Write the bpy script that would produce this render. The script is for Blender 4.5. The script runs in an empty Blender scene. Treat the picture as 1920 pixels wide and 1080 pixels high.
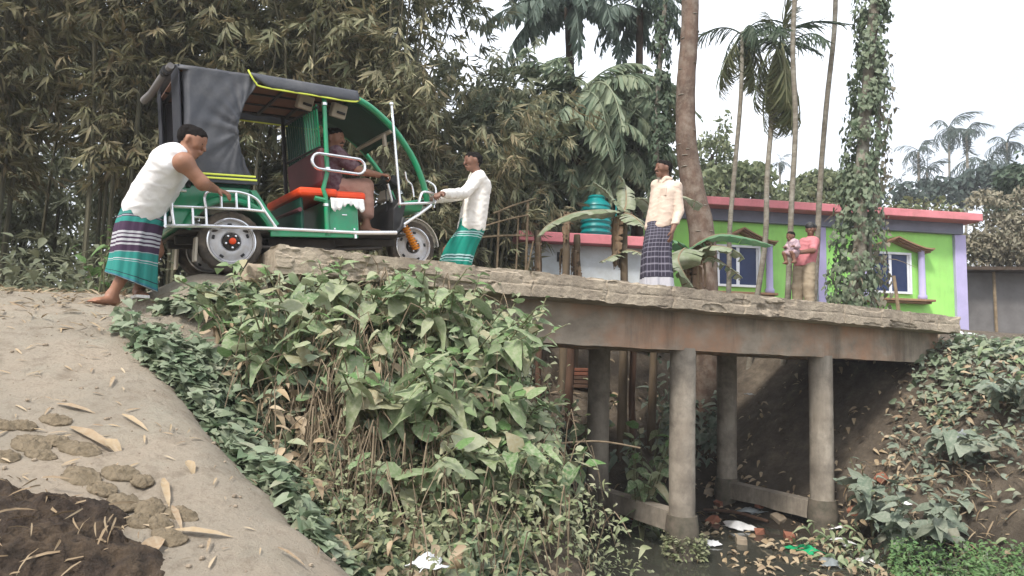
import bpy, bmesh, math, random
import numpy as np
from mathutils import Vector, Matrix
random.seed(7); rng = np.random.default_rng(7)
SC = bpy.context.scene; COL = SC.collection
# ------------------------------------------------------------------ camera
FOC = 1300.0; PIT = math.radians(5.5); ROL = math.radians(1.5)
EYE = np.array([0, 0, 2.1])
_f = np.array([0, math.cos(PIT), math.sin(PIT)]); _r0 = np.array([1., 0, 0]); _u0 = np.array([0, -math.sin(PIT), math.cos(PIT)])
_r = _r0*math.cos(ROL)+_u0*math.sin(ROL); _u = -_r0*math.sin(ROL)+_u0*math.cos(ROL)
cam = bpy.data.cameras.new('camera'); camo = bpy.data.objects.new('camera', cam); COL.objects.link(camo)
cam.sensor_width = 36; cam.lens = FOC/1920*36; cam.clip_start = .05; cam.clip_end = 2000
M = Matrix.Identity(4)
for i in range(3):
    M[i][0] = _r[i]; M[i][1] = _u[i]; M[i][2] = -_f[i]; M[i][3] = EYE[i]
camo.matrix_world = M; SC.camera = camo
# ------------------------------------------------------------------ sky, sun, exposure
SUN_EL, SUN_AZ = math.radians(52), math.radians(212)      # azimuth clockwise from +Y
w = bpy.data.worlds.new('World'); SC.world = w; w.use_nodes = True
nt = w.node_tree; nt.nodes.clear()
wo = nt.nodes.new('ShaderNodeOutputWorld'); bg = nt.nodes.new('ShaderNodeBackground'); sk = nt.nodes.new('ShaderNodeTexSky')
sk.sky_type = 'NISHITA'; sk.sun_disc = False; sk.sun_elevation = SUN_EL; sk.sun_rotation = SUN_AZ
sk.air_density = 1.0; sk.dust_density = 6.0; sk.ozone_density = 1.0
mx = nt.nodes.new('ShaderNodeMix'); mx.data_type = 'RGBA'
_tc = nt.nodes.new('ShaderNodeTexCoord'); _mp = nt.nodes.new('ShaderNodeMapping'); _mp.inputs['Scale'].default_value = (1, 1, 2.2); _nz = nt.nodes.new('ShaderNodeTexNoise'); _nz.inputs['Scale'].default_value = 2.3; _nz.inputs['Detail'].default_value = 6
nt.links.new(_tc.outputs['Generated'], _mp.inputs[0]); nt.links.new(_mp.outputs[0], _nz.inputs['Vector']); _mr = nt.nodes.new('ShaderNodeMapRange'); nt.links.new(_nz.outputs[0], _mr.inputs[0])
_mr.inputs[1].default_value = .3; _mr.inputs[2].default_value = .62; _mr.inputs[3].default_value = .45; _mr.inputs[4].default_value = .86; nt.links.new(_mr.outputs[0], mx.inputs[0])
mx.inputs[7].default_value = (11.5, 12.0, 12.8, 1)          # thin high overcast over the blue
nt.links.new(sk.outputs[0], mx.inputs[6]); nt.links.new(mx.outputs[2], bg.inputs[0]); bg.inputs[1].default_value = .078
nt.links.new(bg.outputs[0], wo.inputs[0])
sl = bpy.data.lights.new('sun', 'SUN'); sl.energy = 2.1; sl.angle = math.radians(10); sl.color = (1, .95, .87)
so = bpy.data.objects.new('sun', sl); COL.objects.link(so)
sd = Vector((math.sin(SUN_AZ)*math.cos(SUN_EL), math.cos(SUN_AZ)*math.cos(SUN_EL), math.sin(SUN_EL)))
so.rotation_euler = sd.to_track_quat('Z', 'Y').to_euler()
vs = SC.view_settings; vs.view_transform = 'Standard'; vs.look = 'None'; vs.gamma = 1; vs.use_curve_mapping = False; vs.exposure = 1.1
SC.cycles.max_bounces = 6; SC.cycles.transparent_max_bounces = 8; SC.cycles.use_denoising = True

# ------------------------------------------------------------------ helpers
def ray(px, py): return _f+_r*(px-960)/FOC-_u*(py-540)/FOC
def at(px, py, Y):
    d = ray(px, py); return EYE+d*(Y/d[1])
def A(*v): return np.array(v, float)
def nrm(v): v = np.asarray(v, float); return v/np.linalg.norm(v)
def sm(a, b, x):
    t = np.clip((np.asarray(x, float)-a)/(b-a), 0, 1); return t*t*(3-2*t)
def hash2(ix, iy, s):
    h = (ix*374761393+iy*668265263+s*974634277) & 0xffffffff
    h = ((h ^ (h >> 13))*1274126177) & 0xffffffff
    return ((h ^ (h >> 16)) & 0xffff)/65535.0
def vnoise(x, y, s=0):
    x = np.asarray(x, float); y = np.asarray(y, float)
    ix = np.floor(x).astype(np.int64); iy = np.floor(y).astype(np.int64); fx = x-ix; fy = y-iy
    fx = fx*fx*(3-2*fx); fy = fy*fy*(3-2*fy)
    a = hash2(ix, iy, s); b = hash2(ix+1, iy, s); c = hash2(ix, iy+1, s); d = hash2(ix+1, iy+1, s)
    return (a*(1-fx)+b*fx)*(1-fy)+(c*(1-fx)+d*fx)*fy-.5
def fbm(x, y, s=0, o=4):
    v = 0; a = 1.
    for i in range(o): v = v+a*vnoise(x*2**i, y*2**i, s+i); a *= .5
    return v
def n3(p, f=6., s=0.):
    x, y, z = p[..., 0]*f, p[..., 1]*f, p[..., 2]*f
    return (np.sin(x*1.1+1.7*np.sin(y*1.3+s)+s)*np.sin(y*1.2+1.3*np.sin(z*.9+s*2)+1)+np.sin(z*1.4+1.5*np.sin(x*.8+2*s))*np.cos(x*.6+y*.9))*.5

def put(name, me, parent=None, loc=None):
    o = bpy.data.objects.new(name, me); COL.objects.link(o)
    if parent is not None: o.parent = parent
    if loc is not None: o.location = Vector(loc)
    return o
def tag(o, label=None, cat=None, group=None, kind=None):
    if label: o['label'] = label
    if cat: o['category'] = cat
    if group: o['group'] = group
    if kind: o['kind'] = kind
    return o
def thing(name, label, cat, loc=(0, 0, 0), rz=0, group=None):
    o = bpy.data.objects.new(name, None); COL.objects.link(o); o.empty_display_size = .1
    o.location = Vector(loc); o.rotation_euler = (0, 0, rz)
    return tag(o, label, cat, group)
def dup(o, parent=None):
    c = o.copy(); COL.objects.link(c)
    if parent is not None: c.parent = parent
    for ch in list(o.children): dup(ch, c)
    return c
def mesh_np(name, V, F, mat=None, rnd=None, uv=None, smooth=True):
    me = bpy.data.meshes.new(name); V = np.asarray(V, np.float32)
    Fs = F if isinstance(F, list) else [F]
    Fs = [np.asarray(f, np.int32) for f in Fs if len(f)]
    me.vertices.add(len(V)); me.vertices.foreach_set('co', V.ravel())
    nl = sum(f.size for f in Fs); npoly = sum(len(f) for f in Fs)
    me.loops.add(nl); me.loops.foreach_set('vertex_index', np.concatenate([f.ravel() for f in Fs]))
    tot = np.concatenate([np.full(len(f), f.shape[1], np.int32) for f in Fs]); st = np.concatenate([[0], np.cumsum(tot)[:-1]]).astype(np.int32)
    me.polygons.add(npoly); me.polygons.foreach_set('loop_start', st); me.polygons.foreach_set('loop_total', tot)
    me.polygons.foreach_set('use_smooth', np.full(npoly, smooth))
    me.update(calc_edges=True)
    if rnd is not None:
        for nm, v in (rnd.items() if isinstance(rnd, dict) else [('rnd', rnd)]):
            a = me.attributes.new(nm, 'FLOAT', 'POINT'); a.data.foreach_set('value', np.asarray(v, np.float32))
    if uv is not None:
        l = me.uv_layers.new(name='uv'); idx = np.concatenate([f.ravel() for f in Fs]); l.data.foreach_set('uv', np.asarray(uv, np.float32)[idx].ravel())
    if mat: me.materials.append(mat)
    return me

class MB:
    def __init__(s): s.v = []; s.f = []
    def add(s, V, F):
        n = len(s.v); s.v += [tuple(map(float, p)) for p in V]; s.f += [tuple(int(i)+n for i in f) for f in F]; return s
    def box(s, c, d, R=None):
        c = np.asarray(c, float); d = np.asarray(d, float)/2
        V = np.array([[x, y, z] for x in (-1, 1) for y in (-1, 1) for z in (-1, 1)], float)*d
        if R is not None: V = V@np.asarray(R, float).T
        return s.add(V+c, [(0, 1, 3, 2), (4, 6, 7, 5), (0, 4, 5, 1), (2, 3, 7, 6), (0, 2, 6, 4), (1, 5, 7, 3)])
    def tube(s, pts, r, n=8, closed=False, flat=None):
        P = [np.asarray(p, float) for p in pts]; m = len(P); rr = r if hasattr(r, '__len__') else [r]*m
        V = []; prev = None
        for i in range(m):
            if closed: t = P[(i+1) % m]-P[i-1]
            else: t = P[min(i+1, m-1)]-P[max(i-1, 0)]
            t = t/(np.linalg.norm(t)+1e-9)
            if prev is None:
                a = np.array([0, 0, 1.]) if abs(t[2]) < .9 else np.array([1., 0, 0])
            else: a = prev
            b = np.cross(t, a); b /= np.linalg.norm(b)+1e-9; a = np.cross(b, t); prev = a
            for k in range(n):
                q = 2*math.pi*k/n; V.append(P[i]+(a*math.cos(q)+b*math.sin(q))*rr[i])
        F = []
        for i in range(m if closed else m-1):
            j = (i+1) % m
            for k in range(n):
                F.append((i*n+k, i*n+(k+1) % n, j*n+(k+1) % n, j*n+k))
        if not closed: F += [tuple(range(n-1, -1, -1)), tuple((m-1)*n+k for k in range(n))]
        return s.add(V, F)
    def lathe(s, prof, n=24, c=(0, 0, 0), axis='z', caps=True):
        V = []
        for r, z in prof:
            for k in range(n):
                q = 2*math.pi*k/n; x, y = r*math.cos(q), r*math.sin(q)
                V.append({'z': (x, y, z), 'y': (x, z, y), 'x': (z, x, y)}[axis])
        V = np.array(V)+np.asarray(c, float); m = len(prof)
        F = [(i*n+k, i*n+(k+1) % n, (i+1)*n+(k+1) % n, (i+1)*n+k) for i in range(m-1) for k in range(n)]
        return s.add(V, F+([tuple(range(n-1, -1, -1)), tuple((m-1)*n+k for k in range(n))] if caps else []))
    def ball(s, c, r, n=10, m=7, R=None):
        r = np.array([r]*3 if not hasattr(r, '__len__') else r, float); V = []
        for i in range(m+1):
            th = math.pi*i/m
            for k in range(n):
                q = 2*math.pi*k/n; V.append((math.sin(th)*math.cos(q)*r[0], math.sin(th)*math.sin(q)*r[1], math.cos(th)*r[2]))
        V = np.array(V)
        if R is not None: V = V@np.asarray(R).T
        return s.add(V+np.asarray(c, float), [(i*n+k, (i+1)*n+k, (i+1)*n+(k+1) % n, i*n+(k+1) % n) for i in range(m) for k in range(n)])
    def ext(s, poly, y0, y1, ax='y'):
        n = len(poly)
        def mk(p, y): return (p[0], y, p[1]) if ax == 'y' else ((y, p[0], p[1]) if ax == 'x' else (p[0], p[1], y))
        V = [mk(p, y0) for p in poly]+[mk(p, y1) for p in poly]
        return s.add(V, [tuple(range(n)), tuple(range(2*n-1, n-1, -1))]+[(i, n+i, n+(i+1) % n, (i+1) % n) for i in range(n)])
    def mesh(s, name, mat, smooth=False):
        me = bpy.data.meshes.new(name); me.from_pydata(s.v, [], s.f)
        bm = bmesh.new(); bm.from_mesh(me); bmesh.ops.recalc_face_normals(bm, faces=bm.faces); bm.to_mesh(me); bm.free()
        if mat: me.materials.append(mat)
        if smooth:
            me.polygons.foreach_set('use_smooth', [True]*len(me.polygons))
            me.set_sharp_from_angle(angle=math.radians(40))
        return me
    def build(s, name, mat, parent=None, loc=None, smooth=True, bevel=0):
        o = put(name, s.mesh(name, mat, smooth), parent, loc)
        if bevel:
            b = o.modifiers.new('bevel', 'BEVEL'); b.width = bevel; b.segments = 2; b.limit_method = 'ANGLE'
        return o
def rotz(a): c, s = math.cos(a), math.sin(a); return np.array([[c, -s, 0], [s, c, 0], [0, 0, 1.]])
def roty(a): c, s = math.cos(a), math.sin(a); return np.array([[c, 0, s], [0, 1., 0], [-s, 0, c]])
def rotx(a): c, s = math.cos(a), math.sin(a); return np.array([[1., 0, 0], [0, c, -s], [0, s, c]])
def spline(pts, n):
    P = np.asarray(pts, float); m = len(P); out = []
    for t in np.linspace(0, m-1, n):
        i = min(int(t), m-2); u = t-i
        p0 = P[max(i-1, 0)]; p1 = P[i]; p2 = P[i+1]; p3 = P[min(i+2, m-1)]
        out.append(.5*((2*p1)+(p2-p0)*u+(2*p0-5*p1+4*p2-p3)*u*u+(3*p1-p0-3*p2+p3)*u**3))
    return np.array(out)

# ------------------------------------------------------------------ materials
def ND(nt, t, **k):
    n = nt.nodes.new(t)
    for a, b in k.items(): setattr(n, a, b)
    return n
def c4(c): return (c[0], c[1], c[2], 1)
def newmat(name):
    m = bpy.data.materials.new(name); m.use_nodes = True; return m, m.node_tree, m.node_tree.nodes['Principled BSDF']
def ramp(nt, stops, interp='LINEAR'):
    r = nt.nodes.new('ShaderNodeValToRGB'); e = r.color_ramp.elements; r.color_ramp.interpolation = interp
    while len(e) < len(stops): e.new(.5)
    for i, (p, c) in enumerate(stops): e[i].position = p; e[i].color = c4(c)
    return r
def noise(nt, co, scale, detail=5, rough=.6, stretch=None):
    if stretch:
        mp = ND(nt, 'ShaderNodeMapping'); mp.inputs['Scale'].default_value = stretch; nt.links.new(co, mp.inputs[0]); co = mp.outputs[0]
    n = ND(nt, 'ShaderNodeTexNoise'); n.inputs['Scale'].default_value = scale; n.inputs['Detail'].default_value = detail; n.inputs['Roughness'].default_value = rough
    nt.links.new(co, n.inputs['Vector']); return n
def mixc(nt, fac, a, b):
    m = ND(nt, 'ShaderNodeMix', data_type='RGBA')
    for s, v in ((0, fac), (6, a), (7, b)):
        if hasattr(v, 'is_linked'): nt.links.new(v, m.inputs[s])
        else: m.inputs[s].default_value = v if s == 0 else c4(v)
    return m.outputs[2]
def bump(nt, p, h, st, dist=.02):
    b = ND(nt, 'ShaderNodeBump'); b.inputs['Strength'].default_value = st; b.inputs['Distance'].default_value = dist
    nt.links.new(h, b.inputs['Height']); nt.links.new(b.outputs[0], p.inputs['Normal'])
def pm(name, a, b=None, scale=8, rough=.8, bmp=.3, bscale=None, metal=0, coat=0, lo=.35, hi=.65, spec=.3, stretch=None, dirt=None, dscale=3, dist=.01):
    m, nt, p = newmat(name); b = b if b is not None else tuple(x*.75 for x in a)
    co = ND(nt, 'ShaderNodeTexCoord').outputs['Object']
    n = noise(nt, co, scale, stretch=stretch)
    r = ramp(nt, [(lo, a), (hi, b)]); nt.links.new(n.outputs[0], r.inputs[0]); out = r.outputs[0]
    if dirt:
        d = noise(nt, co, dscale, 8, .7); rr = ramp(nt, [(.45, (0, 0, 0)), (.7, (1, 1, 1))]); nt.links.new(d.outputs[0], rr.inputs[0])
        out = mixc(nt, rr.outputs[0], out, dirt)
    nt.links.new(out, p.inputs['Base Color'])
    p.inputs['Roughness'].default_value = rough; p.inputs['Metallic'].default_value = metal; p.inputs['Specular IOR Level'].default_value = spec
    if coat: p.inputs['Coat Weight'].default_value = coat; p.inputs['Coat Roughness'].default_value = .15
    if bmp:
        n2 = noise(nt, co, bscale or scale*4, 8, .65, stretch); bump(nt, p, n2.outputs[0], bmp, dist)
    return m
def leafmat(name, cols, dust=(.30, .29, .23), dustamt=.35, trans=.18, rough=.6):
    """colour per leaf from attribute rnd + object random; pale dust settled in blotches"""
    m, nt, p = newmat(name)
    at_ = ND(nt, 'ShaderNodeAttribute', attribute_name='rnd'); oi = ND(nt, 'ShaderNodeObjectInfo')
    ad = ND(nt, 'ShaderNodeMath', operation='ADD'); nt.links.new(at_.outputs['Fac'], ad.inputs[0]); nt.links.new(oi.outputs['Random'], ad.inputs[1])
    fr = ND(nt, 'ShaderNodeMath', operation='FRACT'); nt.links.new(ad.outputs[0], fr.inputs[0])
    k = len(cols); r = ramp(nt, [(i/(k-1), c) for i, c in enumerate(cols)]); nt.links.new(fr.outputs[0], r.inputs[0])
    co = ND(nt, 'ShaderNodeTexCoord').outputs['Object']
    n = noise(nt, co, 7, 4); rr = ramp(nt, [(.4, (0, 0, 0)), (.72, (dustamt*1.6,)*3)]); nt.links.new(n.outputs[0], rr.inputs[0])
    c = mixc(nt, rr.outputs[0], r.outputs[0], dust)
    nt.links.new(c, p.inputs['Base Color']); p.inputs['Roughness'].default_value = rough; p.inputs['Specular IOR Level'].default_value = .3
    if trans:
        out = nt.nodes['Material Output']; tr = ND(nt, 'ShaderNodeBsdfTranslucent'); nt.links.new(c, tr.inputs[0])
        ms = ND(nt, 'ShaderNodeMixShader'); ms.inputs[0].default_value = trans
        nt.links.new(p.outputs[0], ms.inputs[1]); nt.links.new(tr.outputs[0], ms.inputs[2]); nt.links.new(ms.outputs[0], out.inputs[0])
    return m
M_ = {}
M_['conc'] = pm('concrete', (.44, .375, .29), (.31, .26, .20), 5, .95, .8, 30, dirt=(.20, .165, .13), dscale=2.6, dist=.02)
M_['beam'] = pm('beam_concrete', (.40, .335, .265), (.25, .21, .165), 3, .95, .5, 22, dirt=(.42, .235, .145), dscale=1.1, stretch=(1, 1, 1.6))
M_['col'] = pm('column_concrete', (.36, .32, .265), (.25, .215, .175), 5, .92, .45, 14, dirt=(.14, .12, .10), dscale=3, stretch=(1, 1, .4))
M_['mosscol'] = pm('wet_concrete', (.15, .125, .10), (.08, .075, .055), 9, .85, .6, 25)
M_['skin'] = pm('skin', (.29, .145, .09), (.23, .11, .068), 9, .55, .08, 60, spec=.4)
M_['skind'] = pm('skin_dark', (.185, .092, .060), (.145, .070, .046), 9, .55, .08, 60, spec=.4)
M_['hair'] = pm('hair', (.010, .009, .009), (.018, .015, .014), 60, .95, .8, 150, spec=.06)
M_['eyew'] = pm('eye_white', (.6, .56, .52), (.55, .5, .46), 5, .3, 0)
M_['vest'] = pm('white_vest', (.78, .78, .79), (.70, .70, .72), 12, .9, .35, 30)
M_['shirtw'] = pm('white_shirt', (.80, .78, .74), (.70, .67, .63), 10, .9, .5, 22)
M_['shirtb'] = pm('cream_shirt', (.60, .49, .41), (.51, .41, .34), 10, .9, .5, 25)
M_['pink'] = pm('pink_shirt', (.52, .20, .215), (.43, .15, .17), 8, .9, .4, 24)
M_['khaki'] = pm('khaki_cloth', (.34, .28, .20), (.26, .21, .15), 8, .9, .4, 24)
M_['brownpants'] = pm('dusty_trousers', (.50, .30, .235), (.39, .225, .175), 8, .9, .4, 24)
M_['maroon_shirt'] = pm('maroon_shirt', (.085, .03, .045), (.17, .12, .13), 26, .9, .4, 40)
M_['babycloth'] = pm('baby_cloth', (.50, .36, .38), (.22, .16, .20), 22, .9, .3, 40)
M_['black'] = pm('black_plastic', (.018, .018, .02), (.03, .03, .03), 10, .5, .1)
M_['rubber'] = pm('tyre_rubber', (.075, .062, .05), (.035, .032, .03), 7, .95, .4, 40, dirt=(.17, .135, .10), dscale=5)
M_['under'] = pm('dusty_underframe', (.03, .027, .024), (.055, .047, .04), 6, .8, .2)
M_['green'] = pm('green_paint', (.003, .27, .115), (.002, .22, .09), 3, .28, .03, 30, coat=.4, spec=.5, dirt=(.045, .20, .10), dscale=6)
M_['greend'] = pm('dark_green_lining', (.004, .05, .032), (.003, .035, .022), 3, .5, .05)
M_['chrome'] = pm('chrome_rod', (.80, .81, .83), (.70, .71, .73), 6, .22, .02, metal=.75, spec=.6)
M_['steelw'] = pm('painted_wheel', (.60, .60, .62), (.50, .50, .52), 5, .42, .03, metal=.15, dirt=(.42, .39, .35), dscale=6)
M_['orange'] = pm('orange_seat', (.80, .085, .02), (.68, .06, .015), 5, .42, .08, 20)
M_['amber'] = pm('amber_spring', (.75, .27, .01), (.6, .2, .01), 9, .35, .05)
M_['maroon'] = pm('maroon_vinyl', (.12, .035, .042), (.09, .027, .033), 5, .5, .08)
M_['ply'] = pm('ceiling_board', (.17, .095, .065), (.12, .068, .05), 5, .75, .1)
M_['fabric'] = pm('hood_canvas', (.058, .062, .074), (.044, .049, .059), 4, .62, .25, 60, spec=.35, dirt=(.11, .11, .115), dscale=2)
M_['navy'] = pm('hood_lining', (.016, .018, .026), (.024, .026, .034), 5, .8, .2)
M_['lime'] = pm('lime_piping', (.60, .68, .10), (.5, .58, .08), 5, .6, .1)
M_['beige'] = pm('beige_plastic', (.42, .38, .31), (.35, .31, .25), 6, .55, .05)
M_['whitep'] = pm('white_cloth', (.75, .75, .74), (.6, .6, .59), 14, .85, .5, 30)
M_['whiteplastic'] = pm('white_plastic_sheet', (.78, .79, .80), (.62, .63, .65), 12, .45, .5, 20)
M_['greenplastic'] = pm('green_plastic_bag', (.02, .42, .18), (.01, .30, .12), 9, .4, .5, 20)
M_['greyplastic'] = pm('grey_plastic_bag', (.26, .29, .30), (.17, .19, .2), 9, .5, .5, 20)
M_['redplastic'] = pm('red_wrapper', (.42, .05, .05), (.3, .04, .04), 9, .5, .4, 20)
M_['wallg'] = pm('lime_green_wall', (.37, .77, .19), (.335, .71, .17), 1.2, .85, .12, 30, dirt=(.30, .63, .17), dscale=.8)
def streak(m, col, amt=.35, sc=2.4):
    nt = m.node_tree; p = nt.nodes['Principled BSDF']; src = p.inputs['Base Color'].links[0].from_socket; co = ND(nt, 'ShaderNodeTexCoord').outputs['Object']
    n = noise(nt, co, sc, 9, .7, (1, 1, .12)); n2 = noise(nt, co, .9, 3); mu = ND(nt, 'ShaderNodeMath', operation='MULTIPLY'); nt.links.new(n.outputs[0], mu.inputs[0]); nt.links.new(n2.outputs[0], mu.inputs[1])
    r = ramp(nt, [(.24, (0, 0, 0)), (.38, (amt,)*3)]); nt.links.new(mu.outputs[0], r.inputs[0]); nt.links.new(mixc(nt, r.outputs[0], src, col), p.inputs['Base Color'])
streak(M_['wallg'], (.22, .36, .12), .4); streak(M_['beam'], (.11, .09, .07), .75, 3.0); streak(M_['conc'], (.16, .135, .105), .6, 4.0); streak(M_['col'], (.15, .13, .105), .7, 6.0)
M_['lav'] = pm('lavender_plaster', (.46, .42, .66), (.40, .37, .58), 3, .85, .1)
M_['pinkp'] = pm('pink_parapet', (.66, .235, .265), (.56, .19, .215), 2.5, .85, .15, 20, dirt=(.42, .17, .17), dscale=2)
M_['bluegrey'] = pm('bluegrey_band', (.21, .225, .29), (.17, .185, .24), 3, .85, .1)
M_['brownm'] = pm('brown_moulding', (.33, .20, .12), (.25, .145, .085), 5, .7, .15)
M_['wframe'] = pm('white_window_frame', (.74, .76, .80), (.66, .68, .72), 5, .4, .03)
M_['glass'] = pm('blue_window_glass', (.012, .022, .075), (.02, .035, .10), 1.5, .25, 0, spec=.25)
M_['whitewall'] = pm('whitewashed_wall', (.62, .67, .71), (.54, .58, .61), 2, .9, .15, 20, dirt=(.42, .43, .42), dscale=1.5)
M_['vent'] = pm('vent_block', (.16, .22, .06), (.10, .15, .04), 9, .9, .3)
M_['tank'] = pm('teal_tank', (.0, .22, .22), (.0, .18, .18), 4, .35, .05, spec=.5)
M_['greywall'] = pm('grey_shed_wall', (.17, .165, .165), (.12, .115, .115), 2.5, .85, .2, 15)
M_['bark'] = pm('brown_bark', (.15, .10, .075), (.09, .062, .047), 6, .95, .8, 20, stretch=(1, 1, .35), dirt=(.24, .20, .165), dscale=5, dist=.03)
M_['barkd'] = pm('dark_bark', (.07, .05, .037), (.045, .034, .026), 7, .95, .7, 22)
M_['areca'] = pm('areca_bark', (.20, .175, .14), (.12, .105, .08), 7, .9, .5, 18, stretch=(.4, .4, 3), dirt=(.30, .29, .25), dscale=6)
M_['culm'] = pm('bamboo_culm', (.055, .055, .035), (.10, .09, .055), 3, .7, .2, stretch=(1, 1, .5))
M_['stick'] = pm('dry_stick', (.26, .20, .13), (.17, .125, .08), 9, .9, .4)
M_['wood'] = pm('brown_post', (.13, .075, .05), (.08, .048, .035), 8, .95, .6, 30, stretch=(1, 1, .3))
M_['stem'] = pm('green_stem', (.13, .145, .07), (.18, .165, .10), 8, .8, .3)
M_['twig'] = pm('dry_twigs', (.24, .19, .13), (.16, .12, .08), 9, .95, .3)
M_['dung'] = pm('dung_cake', (.255, .205, .14), (.16, .128, .085), 30, 1, 1.0, 90, dist=.02)
M_['manure'] = pm('dark_manure', (.065, .047, .036), (.034, .026, .02), 14, 1, 1.0, 60, dirt=(.12, .085, .055), dscale=9, dist=.03)
M_['stone'] = pm('broken_concrete', (.33, .27, .2), (.22, .18, .135), 7, 1, .8, 25)
M_['bananastem'] = pm('banana_stem', (.16, .12, .08), (.085, .065, .045), 5, .9, .6, 14, stretch=(2, 2, .3))
M_['clay'] = pm('grey_bowl', (.20, .19, .17), (.14, .13, .12), 6, .8, .2)
M_['terracotta'] = pm('reddish_boards', (.30, .12, .075), (.20, .085, .055), 6, .9, .3)
L_ = {}
L_['bamboo'] = leafmat('bamboo_leaf', [(.095, .112, .058), (.165, .178, .098), (.25, .245, .145), (.13, .15, .082), (.40, .36, .22), (.11, .132, .07), (.30, .235, .135), (.18, .195, .108)], (.33, .30, .21), .3, .28)
L_['bamboodark'] = leafmat('shaded_bamboo_leaf', [(.08, .088, .04), (.13, .13, .062), (.20, .18, .09), (.11, .112, .055), (.28, .235, .13), (.09, .10, .048), (.20, .15, .08), (.14, .142, .07)], (.25, .23, .17), .3, .25)  # darker copy of the bamboo leaf palette, shade put into the colour
L_['bamboofar'] = leafmat('far_bamboo_leaf', [(.085, .105, .065), (.15, .17, .10), (.115, .135, .08), (.19, .195, .12), (.10, .125, .075)], (.26, .27, .21), .3, .28)
L_['palm'] = leafmat('palm_leaflet', [(.12, .18, .115), (.19, .25, .165), (.27, .31, .20), (.145, .205, .135)], (.31, .34, .26), .3, .3)
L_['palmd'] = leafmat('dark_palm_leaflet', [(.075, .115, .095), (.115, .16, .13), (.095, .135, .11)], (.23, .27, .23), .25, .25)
L_['areca'] = leafmat('areca_leaflet', [(.035, .065, .04), (.06, .095, .055), (.05, .08, .05)], (.16, .18, .13), .3, .2)
L_['arecadry'] = leafmat('drooping_areca_leaflet', [(.13, .16, .075), (.21, .21, .11), (.10, .14, .07)], (.2, .2, .13), .3, .2)
L_['farpalm'] = leafmat('far_palm_leaflet', [(.03, .055, .048), (.05, .075, .06), (.04, .062, .052)], (.12, .14, .12), .3, .2)
L_['banana'] = leafmat('banana_leaf', [(.17, .21, .12), (.24, .27, .17), (.20, .25, .15)], (.36, .37, .30), .55, .25)
L_['bananag'] = leafmat('green_banana_leaf', [(.07, .19, .09), (.09, .22, .11), (.08, .20, .10)], (.22, .28, .18), .35, .25)
L_['bananadry'] = leafmat('dry_banana_leaf', [(.16, .10, .06), (.22, .14, .085), (.12, .08, .05)], (.25, .2, .14), .3, .15)
L_['weed'] = leafmat('dusty_weed_leaf', [(.13, .21, .09), (.23, .31, .155), (.08, .165, .055), (.33, .36, .22), (.17, .26, .11), (.38, .33, .21), (.10, .185, .065), (.25, .32, .17)], (.45, .45, .34), .42, .28)
L_['fresh'] = leafmat('fresh_leaf', [(.08, .18, .045), (.12, .22, .07), (.09, .19, .055)], (.26, .31, .18), .4, .25)
L_['creeper'] = leafmat('creeper_leaf', [(.10, .16, .085), (.16, .225, .13), (.22, .27, .175), (.125, .185, .105), (.26, .27, .18)], (.37, .385, .30), .4, .25)
L_['ivy'] = leafmat('ivy_leaf', [(.065, .11, .06), (.11, .155, .09), (.16, .195, .12), (.09, .13, .08)], (.28, .31, .23), .35, .25)
L_['bright'] = leafmat('bright_ground_leaf', [(.07, .165, .045), (.13, .235, .075), (.08, .19, .065), (.15, .24, .10)], (.24, .30, .17), .3, .3)
L_['bluegreen'] = leafmat('bluegreen_leaf', [(.10, .145, .10), (.15, .195, .14), (.20, .235, .18), (.12, .165, .12), (.25, .245, .18)], (.34, .355, .29), .4, .22)
L_['small'] = leafmat('small_weed_leaf', [(.18, .215, .10), (.26, .28, .155), (.14, .19, .08), (.30, .29, .18)], (.38, .37, .27), .35, .25)
L_['tree'] = leafmat('tree_leaf', [(.085, .12, .055), (.14, .175, .085), (.21, .23, .12), (.11, .15, .07)], (.27, .28, .2), .25, .3)
L_['brownvine'] = leafmat('dusty_vine_leaf', [(.15, .145, .10), (.22, .20, .14), (.28, .25, .18), (.12, .13, .085)], (.28, .25, .19), .4, .15)
L_['dry'] = leafmat('dry_leaf', [(.30, .22, .13), (.38, .29, .18), (.22, .15, .09), (.42, .34, .23)], (.42, .36, .27), .35, .1)
L_['straw'] = leafmat('dry_grass', [(.24, .17, .10), (.17, .12, .07), (.30, .23, .145)], (.3, .25, .17), .3, .1)

# ------------------------------------------------------------------ leaf templates and scattering
def leaf_t(L=1., W=.5, rows=(0, .12, .35, .6, .82), prof=(.05, .62, 1., .78, .42), droop=.25, fold=.18, notch=0.):
    V = []; F = []
    for x, wv in zip(rows, prof):
        z = -droop*x*x
        for sgn in (-1, 0, 1): V.append((x*L-(notch if (x == 0 and sgn) else 0), sgn*wv*W/2, z+(fold*abs(sgn)*wv*W)))
    V.append((L, 0, -droop)); n = len(rows)
    for i in range(n-1):
        a = i*3; F += [(a, a+3, a+4), (a, a+4, a+1), (a+1, a+4, a+5), (a+1, a+5, a+2)]
    a = (n-1)*3; F += [(a, a+3, a+1), (a+1, a+3, a+2)]
    return np.array(V), np.array(F)
LT = dict(
    lance=leaf_t(1, .15, (0, .3, .7), (.3, 1., .7), .18, .2), lance2=leaf_t(1, .16, (0, .42), (.3, 1.), .18, .2),
    ovate=leaf_t(1, .52, droop=.3, fold=.14),
    ovate2=leaf_t(1, .42, droop=.55, fold=.22),
    heart=leaf_t(1, .85, (0, .15, .45, .75), (.75, 1., .85, .42), .25, .12, .12),
    simple=leaf_t(1, .5, (0, .45), (.3, 1.), .2, .15),
    strap=leaf_t(1, .09, (0, .4, .75), (.6, 1., .8), .5, .15),
    wedge=leaf_t(1, .17, (0, .35, .8), (.35, .9, 1.), .3, .2))
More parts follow.
